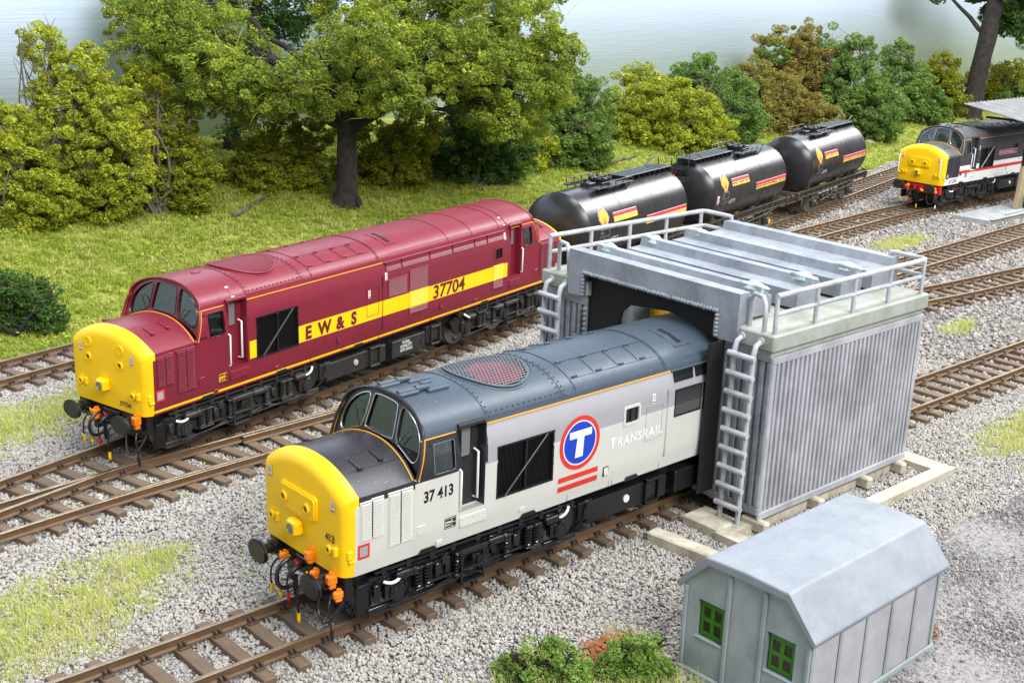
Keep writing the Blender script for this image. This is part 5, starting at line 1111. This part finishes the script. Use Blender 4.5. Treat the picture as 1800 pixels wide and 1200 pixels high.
for (bx_, by_, r0, r1) in ((11.9, 2.1, .34, .34), (14.6, 1.9, .40, .40)):
    br = MB(); br.cyl((bx_, by_, .4), (bx_, by_, 3.65), r0, 22); br.cyl((bx_, by_, 3.65), (bx_, by_, 3.95), r1, 22, .05)
    for k in range(7): br.lathe([(.6+k*.48, r0-.01), (.62+k*.48, r0+.02), (.66+k*.48, r0+.02), (.68+k*.48, r0-.01)], (bx_, by_, 0), 'z', 22)
    WP(br, 'washing_brush', 'brush_yellow', smooth=35)
for (xx, yy) in ((11.0, 2.7), (13.6, 2.7)):
    c = MB(); c.bbox(xx-.12, xx+.12, yy-.14, yy+.14, .2, 4.3, .02); WP(c, 'inner_post', 'wash_steel')
# footings under the plant
def block(label, x0, x1, y0, y1, z0, z1, name='concrete_block', rz=0):
    b = MB(); cx, cy = (x0+x1)/2, (y0+y1)/2; b.bbox(x0-cx, x1-cx, y0-cy, y1-cy, z0, z1, .035); o = b.build(name, 'concrete', None, loc=(cx, cy, 0), rot=(0, 0, rz)); tag(o, label, 'concrete block', 'concrete footings of the washing plant'); return o
block('long pale concrete kerb lying beside the rail in front of the washing plant', 7.75, 8.12, -3.9, -1.45, -.45, -.06, rz=.1)
block('pale concrete footing under the ladder of the washing plant', 8.95, 9.75, -2.35, -1.35, -.45, -.08)
for k, xx in enumerate((9.95, 12.0, 14.0, 15.5)):
    b = MB(); b.bbox(-.11, .11, -.35, .35, -.3, .0, .05); o = b.build('concrete_pad', 'concrete', None, loc=(xx, -2.6, 0)); tag(o, 'pale concrete pad carrying the corrugated side, '+('below the ladder corner', 'second from the ladder', 'third from the ladder', 'at the far end')[k], 'concrete block', 'concrete footings of the washing plant')
b = MB(); b.prism([(8.9, -3.7), (16.6, -3.7), (16.6, -2.3), (8.9, -2.3)], lambda u, v, t: (u-12, v+3, t), -.45, -.14, holes=[[(9.3, -3.35), (16.05, -3.35), (16.05, -2.6), (9.3, -2.6)]]); o = b.build('concrete_kerb_frame', 'concrete', None, loc=(12, -3, 0)); tag(o, 'long pale concrete kerb frame in the ballast along the corrugated side', 'concrete kerb', 'concrete footings of the washing plant')
# ------------------------------------------------------------------ lineside hut
hut = empty('lineside_hut', (6.5, -6.43, -.34), R(1.2)); tag(hut, 'small grey lineside hut with angled roof and two green windows', 'hut')
HX, HW, HZ = 2.05, 1.30, 1.72      # half length, half width, eaves height
def hprof(y0=HW, ez=HZ, bz=2.30, by=.84): return [(-y0, 0), (-y0, ez), (-by, bz), (by, bz), (y0, ez), (y0, 0)]
for e in (-1, 1):
    wins = [[(-1.0, .76), (-1.0, 1.48), (-.44, 1.48), (-.44, .76)], [(.44, .76), (.44, 1.48), (1.0, 1.48), (1.0, .76)]]
    b = MB(); b.prism(hprof(HW, HZ-.04, 2.24, .82), lambda u, v, t: (t, u, v), e*HX, e*(HX-.13), holes=wins if e < 0 else []); ew = b.build('end_wall', 'hut_grey', hut)
    for yy in (-HW+.03, -.36, .36, HW-.03):
        b = MB(); b.bbox(min(e*(HX-.005), e*(HX+.045)), max(e*(HX-.005), e*(HX+.045)), yy-.045, yy+.045, .1, 2.16 if abs(yy) < .5 else HZ-.08, .02); b.build('wall_rib', 'hut_grey', ew)
    b = MB(); b.bbox(min(e*(HX-.005), e*(HX+.07)), max(e*(HX-.005), e*(HX+.07)), -HW-.03, HW+.03, -.05, .1, .025); b.build('base_plinth', 'hut_grey', ew)
    if e < 0:
        for yc in (-.72, .72):
            fr_ = MB(); x0 = -HX+.062
            fr_.prism([(yc-.245, .79), (yc+.245, .79), (yc+.245, 1.43), (yc-.245, 1.43)], lambda u, v, t: (t, u, v), x0, x0+.05, holes=[[(yc+a*.115-.075, 1.11+b_*.14-.10), (yc+a*.115+.075, 1.11+b_*.14-.10), (yc+a*.115+.075, 1.11+b_*.14+.10), (yc+a*.115-.075, 1.11+b_*.14+.10)] for a in (-1, 1) for b_ in (-1, 1)])
            wo = fr_.build('window', 'window_green', hut)
            for a in (-1, 1):
                for b_ in (-1, 1): p_ = MB(); p_.box(x0+.02, x0+.03, yc+a*.115-.08, yc+a*.115+.08, 1.11+b_*.14-.105, 1.11+b_*.14+.105); p_.build('pane', 'window_dark', wo)
            sl = MB(); sl.bbox(-HX-.03, -HX+.02, yc-.30, yc+.30, .73, .785, .02); sl.build('sill', 'hut_grey', wo)
for s in (-1, 1):
    b = MB(); b.bbox(-HX+.1, HX-.1, min(s*(HW-.1), s*HW), max(s*(HW-.1), s*HW), 0, HZ-.02, .01); sw = b.build('side_wall', 'hut_side_lit', hut) if 'hut_side_lit' in MATS else b.build('side_wall', 'hut_grey', hut)
    for k, xx in enumerate((-HX+.04, -HX+.85, -HX+1.66, -HX+2.47, -HX+3.28, HX-.04)):
        b = MB(); b.bbox(xx-.04, xx+.04, min(s*(HW-.005), s*(HW+.04)), max(s*(HW-.005), s*(HW+.04)), .1, HZ-.05, .02); b.build('wall_rib', 'hut_grey', sw)
    b = MB(); b.bbox(-HX, HX, min(s*(HW-.005), s*(HW+.06)), max(s*(HW-.005), s*(HW+.06)), -.05, .1, .025); b.build('base_plinth', 'hut_grey', sw)
rf = MB(); po = [(-HW-.08, HZ-.14), (-HW-.12, HZ-.03), (-.84, 2.36), (0, 2.39), (.84, 2.36), (HW+.12, HZ-.03), (HW+.08, HZ-.14), (.79, 2.20), (-.79, 2.20)]
rf.prism(po, lambda u, v, t: (t, u, v), -HX-.10, HX+.10); ro_ = rf.build('roof', 'hut_roof', hut)
bv = ro_.modifiers.new('bevel', 'BEVEL'); bv.width = .03; bv.segments = 2; bv.limit_method = 'ANGLE'; bv.angle_limit = R(20)
# ------------------------------------------------------------------ fuelling point at the right
pad = MB(); pad.prism([(-4.6, 1.0), (-4.4, -.85), (14, -1.0), (14, 1.05)], lambda u, v, t: (u, v, t), -.4, -.08); po_ = pad.build('concrete_pad', 'pad_grey', None, loc=(51.5, 12.45, 0)); tag(po_, 'flat grey concrete slab below the fuelling canopy', 'concrete slab')
lip = MB(); lip.bbox(-4.3, 14, -.98, -.78, -.08, -.02, .02); lip.build('slab_edge', 'pad_grey', po_)
cn = empty('fuelling_canopy', (51.5, 12.5, 0)); tag(cn, 'fuelling canopy with corrugated roof on a black post beside the charcoal locomotive', 'canopy')
b = MB(); b.prism([(-.28, -.1), (-.14, 2.1), (.24, 2.1), (.28, -.1)], lambda u, v, t: (u, t, v), -.16, .02); b.build('post_base', 'timber', cn)
b = MB(); b.bbox(.30, .72, -.12, .05, -.1, 2.4, .02); b.build('post_base', 'concrete', cn)
for xx in (.02, .52):
    b = MB(); b.bbox(xx-.07, xx+.07, -.1, .04, 2.05, 4.35 if xx < .3 else 2.7, .015); b.build('canopy_post', 'gloss_black', cn)
b = MB(); b.bbox(-.1, 12, -.08, .08, 4.2, 4.42, .02); b.build('roof_beam', 'weathered_black', cn)
ca_ = MB(); ca_.bbox(-.3, .0, -.9, 2.2, 4.3, 4.4, .02); ca_.build('roof_bracket', 'weathered_black', cn)
rv = MB(); nn = 150; v1 = []
for i in range(nn+1):
    x = -1.2+13.4*i/nn; z = .05*math.sin(i*1.5708*.9); v1.append((x, z))
for yy, zz in ((-.6, 4.42), (3.0, 5.0)):
    rv.v += [(x+(0 if yy < 0 else .0), yy, zz+z) for x, z in v1]+[(x, yy, zz+z-.03) for x, z in v1]
m_ = nn+1
rv.f = [(i, i+1, 2*m_+i+1, 2*m_+i) for i in range(nn)]+[(m_+i, m_+i+1, 3*m_+i+1, 3*m_+i) for i in range(nn)]+[(i, i+1, m_+i+1, m_+i) for i in range(nn)]+[(2*m_+i, 2*m_+i+1, 3*m_+i+1, 3*m_+i) for i in range(nn)]; rv.m = [0]*len(rv.f)
rv.build('canopy_roof', 'corrugated', cn, smooth=50)
b = MB(); b.lathe([(-.08, .27), (-.05, .30), (.2, .29), (.23, .315), (.26, .29), (.5, .29), (.53, .315), (.56, .29), (.8, .30), (.84, .27), (.82, .0)], (0, 0, 0), 'z', 24); dr = b.build('oil_drum', 'drum_blue', None, smooth=35, loc=(52.15, 12.1, 0)); tag(dr, 'blue grey oil drum standing by the canopy post', 'drum')
b = MB(); b.cyl((-1.4, 0, -.03), (1.4, .15, -.03), .045, 8); o = b.build('metal_pipe', 'pipe_grey', None, loc=(50.6, 11.85, 0), smooth=50); tag(o, 'thin pale pipe lying on the concrete slab', 'pipe')
# ------------------------------------------------------------------ trees and bushes
CROWN = {
'b1':((8.86,30.89,0.88),[(9.35,32.83,7.35,1.01),(10.41,31.39,6.67,1.01),(9.62,31.92,5.32,1.36),(10.83,30.45,5.2,1.24),(9.4,31.11,3.86,1.8),(10.78,30.07,3.45,1.58),(8.62,32.65,3.26,1.6),(9.52,31.15,2.03,1.37),(10.69,30.05,2.09,1.14)]),
'b2':((7.02,30.3,0.86),[(7.1,31.44,4.42,1.2),(7.45,30.91,3.15,1.32),(6.83,30.7,1.92,1.09),(7.79,29.77,2.08,1.09),(6.0,31.71,2.94,1.52)]),
'b3':((13.14,30.6,0.77),[(13.21,32.27,5.57,1.19),(13.9,31.75,4.18,1.32),(12.82,32.26,3.23,1.43),(13.93,30.95,2.61,1.43),(13.05,31.35,1.66,1.31),(14.3,29.94,2.49,0.95),(14.08,29.87,1.56,0.83)]),
'b4':((19.1,30.8,1.0),[(18.52,32.2,2.56,1.03),(19.6,31.53,2.96,1.16),(20.7,30.88,3.35,0.9),(19.88,31.05,1.84,1.16),(18.21,31.24,1.7,1.01),(17.34,32.72,1.44,0.9),(20.51,30.16,1.92,0.9)]),
'b5':((24.16,29.48,0.99),[(23.92,30.51,2.91,1.2),(24.73,29.38,2.74,1.33),(23.48,30.35,1.64,1.06),(24.31,29.25,1.73,1.19),(25.77,29.44,3.46,1.2)]),
'b6':((28.69,28.61,0.84),[(28.2,30.26,2.64,1.53),(29.26,28.94,2.74,1.52),(27.89,29.41,1.54,1.24),(29.48,28.72,1.64,1.25),(30.21,27.89,2.26,1.25),(29.23,29.8,3.74,1.39)]),
'b7':((36.08,30.23,0.82),[(36.71,31.05,3.46,1.83),(37.69,30.14,4.11,1.37),(36.04,30.71,2.03,1.67),(37.41,29.74,2.36,1.52),(37.02,31.04,4.95,1.06),(37.4,29.03,1.55,0.76)]),
'b8':((33.45,29.86,0.85),[(33.32,30.45,2.26,0.94),(34.18,29.84,1.92,0.83),(32.65,30.54,1.41,0.82),(33.49,29.72,1.31,0.65)]),
'b9':((46.52,32.6,0.8),[(45.81,34.44,2.9,1.71),(46.7,32.99,3.35,1.87),(48.17,31.96,2.71,1.88),(48.89,30.69,1.63,1.37),(45.7,33.29,1.52,1.53),(46.77,34.97,4.16,1.21),(46.99,31.72,1.46,1.53),(44.48,34.75,1.92,1.19)]),
'b10':((52.54,32.65,0.61),[(52.01,34.48,4.7,1.25),(53.47,33.26,3.7,1.44),(51.41,34.83,3.98,1.26),(53.55,32.28,2.38,1.44),(53.38,32.48,1.29,1.26)]),
'b11':((61.09,33.6,0.46),[(59.53,36.16,3.9,1.47),(61.02,34.77,2.83,1.75),(62.38,33.77,1.91,1.56),(62.22,32.19,1.33,1.35),(59.67,34.57,1.58,1.54)]),
'b12':((65.71,34.99,0.5),[(64.8,37.67,5.74,1.54),(66.79,36.69,6.05,1.54),(65.55,36.77,4.01,1.83),(66.88,35.39,4.89,1.41),(66.98,34.78,3.35,1.62)]),
'b13':((66.09,31.41,0.01),[(66.95,32.75,5.81,1.26),(66.46,32.62,3.78,1.78),(67.08,30.97,2.16,1.78),(65.67,32.76,1.84,1.78),(67.01,31.17,0.57,1.39)]),
'b14':((78.2,34.71,0.07),[(78.82,36.8,5.06,1.06),(78.63,35.92,3.19,1.55),(79.2,35.06,1.73,1.77),(77.07,35.7,1.33,1.76),(79.49,33.65,0.99,1.23)]),
'b15':((86.04,36.01,-0.01),[(86.67,37.18,3.69,1.31),(85.98,37.07,2.11,1.64),(86.45,36.04,1.04,1.17)]),
'b16':((96.87,36.35,-0.26),[(96.43,38.09,2.06,1.76),(97.74,36.65,2.14,1.76),(96.43,37.29,0.4,1.51)]),
'b16b':((96.98,34.82,-0.34),[(97.07,35.09,1.1,1.89),(95.76,35.87,0.35,0.99),(98.21,34.04,0.67,1.99)]),
'b17':((3.18,20.55,-0.29),[(2.93,21.02,1.03,0.75),(3.45,20.6,0.67,0.68),(2.82,21.4,0.03,0.81),(3.75,20.08,0.19,0.5),(2.22,21.49,0.85,0.89)]),
'b18':((2.26,-4.01,-0.34),[(2.0,-3.83,0.0,0.37),(2.36,-4.08,0.06,0.35),(1.85,-3.49,-0.27,0.3),(2.62,-4.33,-0.16,0.32)]),
'b18b':((3.49,-4.88,-0.34),[(3.36,-4.71,-0.04,0.34),(3.65,-4.96,0.14,0.36),(3.87,-5.07,-0.25,0.36),(3.18,-4.63,-0.27,0.3)]),
'tree':((20.57,28.04,0.66),[(14.33,34.75,8.17,1.47),(15.11,33.14,8.73,1.45),(14.06,33.3,6.86,1.45),(15.65,32.79,7.1,1.71),(16.16,35.44,5.37,1.28),(16.29,31.58,5.99,1.46),(15.25,31.25,4.87,0.84),(18.06,32.26,5.36,1.38),(17.22,32.15,7.59,1.72),(20.45,34.21,6.1,1.45),(17.04,30.12,4.66,0.97),(19.44,31.2,5.16,1.26),(21.05,31.83,5.78,1.42),(21.09,29.62,7.22,1.25),(23.41,32.51,8.74,1.58),(22.15,28.97,6.75,1.63),(20.46,28.29,5.66,1.1),(22.89,28.3,8.01,2.0),(21.51,26.03,6.32,1.44),(24.21,27.59,9.02,2.0),(23.65,26.03,7.2,1.72),(24.72,28.98,5.01,1.04),(26.58,28.06,7.97,2.08),(25.44,25.84,6.18,1.51),(25.02,23.97,9.22,1.92),(25.85,24.08,7.3,1.72),(24.92,24.05,5.41,1.35),(26.58,23.47,8.29,1.96),(26.47,22.87,6.19,1.72),(29.63,25.18,7.11,1.56),(27.56,21.81,7.68,0.92),(24.66,22.62,4.86,1.21),(28.74,25.2,4.18,1.0),(28.48,23.33,5.68,1.06),(24.76,32.15,10.8,2.63),(25.69,27.11,11.46,2.99),(22.34,33.67,10.7,1.57),(28.86,25.71,10.59,2.04),(17.35,37.25,10.24,2.07),(19.43,34.82,9.87,1.55),(15.31,36.58,9.51,1.51),(14.63,32.29,7.86,1.67),(15.02,29.99,6.65,1.4),(15.89,29.02,6.25,1.29),(16.92,28.53,5.67,1.06),(17.58,27.39,6.11,1.17),(19.01,27.23,5.48,0.91),(20.19,26.25,5.76,1.07),(20.66,24.51,6.03,1.05),(21.74,23.63,6.31,1.17),(19.19,27.69,6.95,1.19),(19.59,25.03,8.29,1.6),(23.15,22.81,7.48,1.64),(24.85,22.18,6.32,1.19),(14.68,31.15,5.27,0.83)]),
'tree2':((87.71,35.03,-0.17),[(92.91,35.1,7.87,1.66),(92.01,36.61,9.17,1.66),(91.35,33.2,7.09,1.3),(94.88,33.68,8.41,2.38),(90.93,38.74,11.82,2.85),(87.96,40.02,10.82,1.89),(91.47,35.02,11.95,3.72)]),
'treeb':((20.14,37.25,1.96),[(23.45,37.43,8.19,1.26),(22.05,37.74,8.71,1.24),(24.4,36.84,8.62,1.12),(20.44,37.47,2.52,0.61),(23.21,36.05,7.47,0.69),(21.2,38.91,9.45,1.66)]),
}
def leaves(blobs, n_per_m2, size, seed, up=.3, clump=.28, floor=None, puff=5.2):
    """leaf-sized quads in clumps over the surface of each blob; returns vertex array (3 per leaf)"""
    r = np.random.default_rng(seed); out = []
    for (x, y, z, rad) in blobs:
        cr = size*puff; nc = max(14, int(3.1*rad*rad/cr/cr)); nl = max(8, int(n_per_m2*rad*rad*12/nc))
        d = r.normal(size=(nc, 3)); d /= np.linalg.norm(d, axis=1)[:, None]
        c = np.array([x, y, z])+d*rad*(r.uniform(.35, 1.02, nc)**.6+.16*(r.uniform(size=nc) < .12))[:, None]*np.array([1, 1, .92])
        e = r.normal(size=(nc, nl, 3)); e /= np.maximum(.6, np.linalg.norm(e, axis=2))[:, :, None]; P = c[:, None, :]+e*cr*(r.uniform(.5, 1., (nc, nl, 1))**.5)*r.uniform(.55, 1.25, (nc, 1, 1))*np.array([1, 1, .8])
        out.append(P.reshape(-1, 3))
    P = np.concatenate(out)
    if floor is not None: P = P[P[:, 2] > floor(P[:, 0], P[:, 1])-.02]
    n = len(P); u = r.normal(size=(n, 3)); u[:, 2] *= .6; u /= np.linalg.norm(u, axis=1)[:, None]; v = np.cross(u, r.normal(size=(n, 3))+np.array([0, 0, up])); v /= np.linalg.norm(v, axis=1)[:, None]
    s = (size*r.lognormal(-.05, .36, n))[:, None]
    q = np.stack([P-u*s, P+v*s*.9+u*s*.2, P+u*s*.9-v*s*.35], 1); return q.reshape(-1, 3)
def leaf_obj(name, V, m, parent, loc):
    n = len(V)//3; me = bpy.data.meshes.new(name); me.vertices.add(3*n); me.vertices.foreach_set('co', (V-np.array(loc)).astype(np.float32).reshape(-1))
    me.loops.add(3*n); me.loops.foreach_set('vertex_index', np.arange(3*n, dtype=np.int32)); me.polygons.add(n); me.polygons.foreach_set('loop_start', np.arange(0, 3*n, 3, dtype=np.int32)); me.polygons.foreach_set('loop_total', np.full(n, 3, np.int32))
    me.materials.append(MATS[m]); me.update(calc_edges=True); o = bpy.data.objects.new(name, me); COL.objects.link(o); o.parent = parent; return o
def limb(b, p0, p1, r0, r1, rr, bend=.12, n=6, k=7):
    p0, p1 = Vector(p0), Vector(p1); L_ = (p1-p0).length; off = Vector((rr.uniform(-1, 1), rr.uniform(-1, 1), rr.uniform(-.3, .6)))*L_*bend
    P = [p0+(p1-p0)*t+off*math.sin(math.pi*t)+Vector((rr.uniform(-1, 1), rr.uniform(-1, 1), rr.uniform(-1, 1)))*r0*.25*(0 < t < 1) for t in [i/n for i in range(n+1)]]
    b.tube(P, [r0+(r1-r0)*i/n for i in range(n+1)], k)
HEDGE = ('b9', 'b10', 'b11', 'b12', 'b13', 'b14', 'b15', 'b16', 'b16b')
def bush(key, name, label, m, dens, size, cat='bush', group='bushes along the backdrop', twigs=16, m2=None, twm='twig'):
    base_, bl = CROWN[key]; base_ = (base_[0], base_[1], base_[2]); t = empty(name, base_); tag(t, label, cat, group)
    seed = sum(map(ord, key)); bl2 = [(q[0], q[1], q[2]-(.12*q[3] if key in HEDGE else 0), q[3]*(1.22 if key in HEDGE else 1.05)) for q in bl]; bl2 += [(q[0]*.8+base_[0]*.2, q[1]*.8+base_[1]*.2, base_[2]+q[3]*.5, q[3]*.8) for q in bl if q[2]-base_[2] < 3.2*q[3]]; V = leaves(bl2, dens, size, seed, floor=zt)
    if m2:
        V4 = V.reshape(-1, 3, 3); c = V4.mean(1); s_ = np.sin(c[:, 0]*1.1+seed)+np.sin(c[:, 2]*1.6+c[:, 1]); k = s_ > .35
        leaf_obj('foliage', V4[~k].reshape(-1, 3), m, t, base_); leaf_obj('foliage', V4[k].reshape(-1, 3), m2, t, base_)
    else: leaf_obj('foliage', V, m, t, base_)
    rr = random.Random(seed); b = MB()
    for i in range(twigs):
        q = rr.choice(bl); e = Vector((q[0]+rr.uniform(-1, 1)*q[3], q[1]+rr.uniform(-1, 1)*q[3], q[2]+rr.uniform(-.5, 1.05)*q[3]))-Vector(base_); o = Vector((rr.uniform(-.6, .6), rr.uniform(-.4, .4), -.1))
        limb(b, o, e, .05*(1+q[3]*.4), .018, rr, .15, 5, 5)
        for _ in range(3):
            e2 = e+Vector((rr.uniform(-1, 1), rr.uniform(-1, 1), rr.uniform(-.3, .9)))*q[3]*.5; limb(b, e*.75+o*.25, e2, .025, .008, rr, .2, 3, 4)
    b.build('branches', twm, t); return t
bush('b1', 'tall_bush', 'tall yellow green bush in front of the backdrop at the far left', 'leaf_yellow', 554, 0.050, twigs=26)
bush('b2', 'bush', 'rounded bright yellow bush cut by the left picture edge', 'leaf_yellow', 554, 0.050)
bush('b3', 'bush', 'dark olive bush under the left limbs of the big tree', 'leaf_olive', 554, 0.050, twigs=22)
bush('b4', 'bush', 'low dark olive bush left of the big tree trunk', 'leaf_olive', 554, 0.050)
bush('b5', 'bush', 'dark olive bush just right of the big tree trunk', 'leaf_olive', 504, 0.050)
bush('b6', 'bush', 'dark green bush in the shade of the big tree', 'leaf_dark', 504, 0.050)
bush('b7', 'bush', 'rounded fresh green bush at the right edge of the big tree', 'leaf_green', 504, 0.050)
bush('b8', 'bush', 'small yellow green bush under the right limbs of the big tree', 'leaf_yellow', 504, 0.050)
bush('b9', 'bush', 'broad yellow olive bush behind the first tank wagon', 'leaf_yellow', 357, 0.067, twigs=24)
bush('b10', 'bush', 'fresh green bush between the yellow bush and the brown bush', 'leaf_green', 336, 0.067)
bush('b11', 'bush', 'russet brown bush behind the last tank wagon', 'leaf_brown', 336, 0.067)
bush('b12', 'tall_bush', 'tall bush of mixed brown and green leaves above the tank wagons', 'leaf_brown', 336, 0.067, m2='leaf_green', twigs=24)
bush('b13', 'bush', 'green bush with bare twigs right of the last tank wagon', 'leaf_green', 315, 0.067, twigs=26)
bush('b14', 'bush', 'pointed green bush left of the leaning trunk', 'leaf_green', 264, 0.078)
bush('b15', 'bush', 'narrow olive bush touching the leaning trunk', 'leaf_olive', 264, 0.078)
bush('b16', 'bush', 'olive bush right of the leaning trunk', 'leaf_olive', 245, 0.078)
bush('b16b', 'bush', 'green bush at the far right end of the hedge', 'leaf_green', 245, 0.078)
bush('b17', 'bush', 'dark green bush with bare dark twigs by the far left track', 'leaf_dark', 630, 0.044, group='bushes beside the tracks', twigs=26, twm='weathered_black')
bush('b18', 'bush', 'fresh green bush at the bottom edge of the picture', 'leaf_fresh', 2310, 0.024, group='bushes beside the tracks', twigs=14, twm='weathered_black')
bush('b18b', 'bush', 'fresh green bush with dark twigs beside the hut', 'leaf_fresh', 2310, 0.024, group='bushes beside the tracks', twigs=16, twm='weathered_black')
def flock(x, y, r_, label):
    rr = np.random.default_rng(3); n = 500; P = np.stack([rng.normal(0, r_*.5, n), rng.normal(0, r_*.35, n), np.abs(rng.normal(0, .04, n))], -1); b = MB()
    for q in P: 
        s = rng.uniform(.02, .05); b.add([(q[0]-s, q[1], q[2]), (q[0], q[1]-s, q[2]+s*.4), (q[0]+s, q[1], q[2]), (q[0], q[1]+s, q[2]+s*.8)], [(0, 1, 3), (1, 2, 3), (0, 2, 1)])
    o = b.build('orange_flock', 'orange_flock', None, loc=(x, y, -.3)); tag(o, label, kind='stuff')
flock(3.75, -4.05, .55, 'orange ground cover between the fresh green bushes'); flock(8.9, -7.3, .3, 'orange ground cover at the far corner of the hut')
def big_tree(key, name, label, m, dens, size, tr, mb, top, lean=(0, 0), fibres=0, tips=26):
    base_, bl = CROWN[key]; t = empty(name, base_); tag(t, label, 'tree', 'trees in front of the backdrop'); B = Vector(base_)
    leaf_obj('crown', leaves(bl, dens, size, 5+len(bl), puff=6.5), m, t, base_)
    rr = random.Random(len(bl)); b = MB(); H = top
    P = [Vector((lean[0]*h/H, lean[1]*h/H, h-.2)) for h in np.linspace(0, H, 10)]; rs = [tr*(1.15-.3*min(1, i/2)+.05*math.sin(i*2)) if i < 2 else tr*(.88+.05*math.sin(i*3))*(1-.12*i/9) for i in range(10)]
    b.tube([p_+Vector((rr.uniform(-.06, .06), rr.uniform(-.06, .06), 0))*tr for p_ in P], rs, 14)
    for k in range(5): a = k*1.26+.3; limb(b, Vector((math.cos(a)*tr*.6, math.sin(a)*tr*.6, .5)), Vector((math.cos(a)*tr*1.35, math.sin(a)*tr*1.35, -.25)), tr*.4, tr*.2, rr, .05, 4, 7)
    bo_ = b.build('trunk', mb, t, smooth=50)
    if len(bl) > 8:
        c = MB(); top_ = P[-1]
        for q in rr.sample(bl, min(tips, len(bl))):
            e = Vector(q[:3])-B; mid = top_+(e-top_)*.45+Vector((0, 0, .3)); limb(c, top_-Vector((0, 0, rr.uniform(0, 1.2))), mid, tr*.42, tr*.2, rr, .12, 6, 8); limb(c, mid, e, tr*.2, tr*.05, rr, .15, 6, 6)
            for _ in range(4): limb(c, mid+(e-mid)*rr.uniform(.2, .9), e+Vector((rr.uniform(-1, 1), rr.uniform(-1, 1), rr.uniform(-.6, 1)))*q[3]*.9, .05, .015, rr, .2, 4, 5)
        c.build('limbs', mb, t)
    else:
        c = MB()
        for q in bl:
            e = Vector(q[:3])-B; limb(c, P[-1]*.0+P[int(5+4*rr.random())], e, tr*.3, .06, rr, .12, 6, 6)
        c.build('limbs', mb, t)
    if fibres:
        f = MB()
        for i in range(fibres):
            q = rr.choice(bl); d = Vector((rr.gauss(0, 1), rr.gauss(0, 1), rr.gauss(.3, .8))).normalized(); s = Vector(q[:3])-B+d*q[3]*rr.uniform(.8, 1.08); e = s+Vector((rr.gauss(0, 1), rr.gauss(0, 1), rr.gauss(0, .7)))*rr.uniform(.2, .55); w_ = Vector((rr.uniform(-1, 1), rr.uniform(-1, 1), 1)).normalized()*.012
            f.add([s-w_, s+w_, (s+e)/2+Vector((0, 0, .08))+w_, (s+e)/2+Vector((0, 0, .08))-w_, e], [(0, 1, 2, 3), (3, 2, 4)])
        o = f.build('fibres', 'leaf_fleck', t); o['kind'] = 'stuff'
    return t
big_tree('tree', 'broad_tree', 'big spreading yellow green tree with a thick dark trunk on the bank', 'leaf_tree', 430, .046, .54, 'bark', 4.6, fibres=1800, tips=34)
big_tree('tree2', 'leaning_tree', 'tree at the right with a tall leaning dark trunk and dark leaves', 'leaf_dark', 120, .13, .86, 'bark', 12., lean=(1.6, -.4))
big_tree('treeb', 'slender_tree', 'slender dark tree behind the big tree, close to the backdrop', 'leaf_dark', 140, .085, .3, 'bark', 9.5, lean=(2.6, .5))
# fallen branch and logs on the bank
for (x, y, L_, a, r_, lb) in ((15.2, 28.6, 3.2, .55, .10, 'grey fallen branch lying below the olive bush'), (37.5, 29.3, 3.0, -.1, .12, 'grey log lying at the foot of the yellow olive bush')):
    b = MB(); limb(b, (0, 0, .15), (L_*math.cos(a), L_*math.sin(a), .55), r_, r_*.5, random.Random(2), .06, 6, 8); o = b.build('fallen_branch', 'bark_light', None, loc=(x, y, float(zt(x, y)))); tag(o, lb, 'branch')
for i, (x, y, s, lb) in enumerate(((66.5, 30.6, .5, 'pale rock at the foot of the twiggy green bush'),)):
    bm = bmesh.new(); bmesh.ops.create_icosphere(bm, subdivisions=3, radius=1)
    for v in bm.verts: n_ = .18*math.sin(v.co.x*4+i)+.14*math.sin(v.co.y*6+v.co.z*3); v.co = Vector((v.co.x*1.4, v.co.y, v.co.z*.6))*(1+n_)*s
    me = bpy.data.meshes.new('rock'); bm.to_mesh(me); bm.free(); me.materials.append(MATS['concrete']); o = bpy.data.objects.new('rock', me); COL.objects.link(o); o.location = (x, y, float(zt(x, y))); tag(o, lb, 'rock')
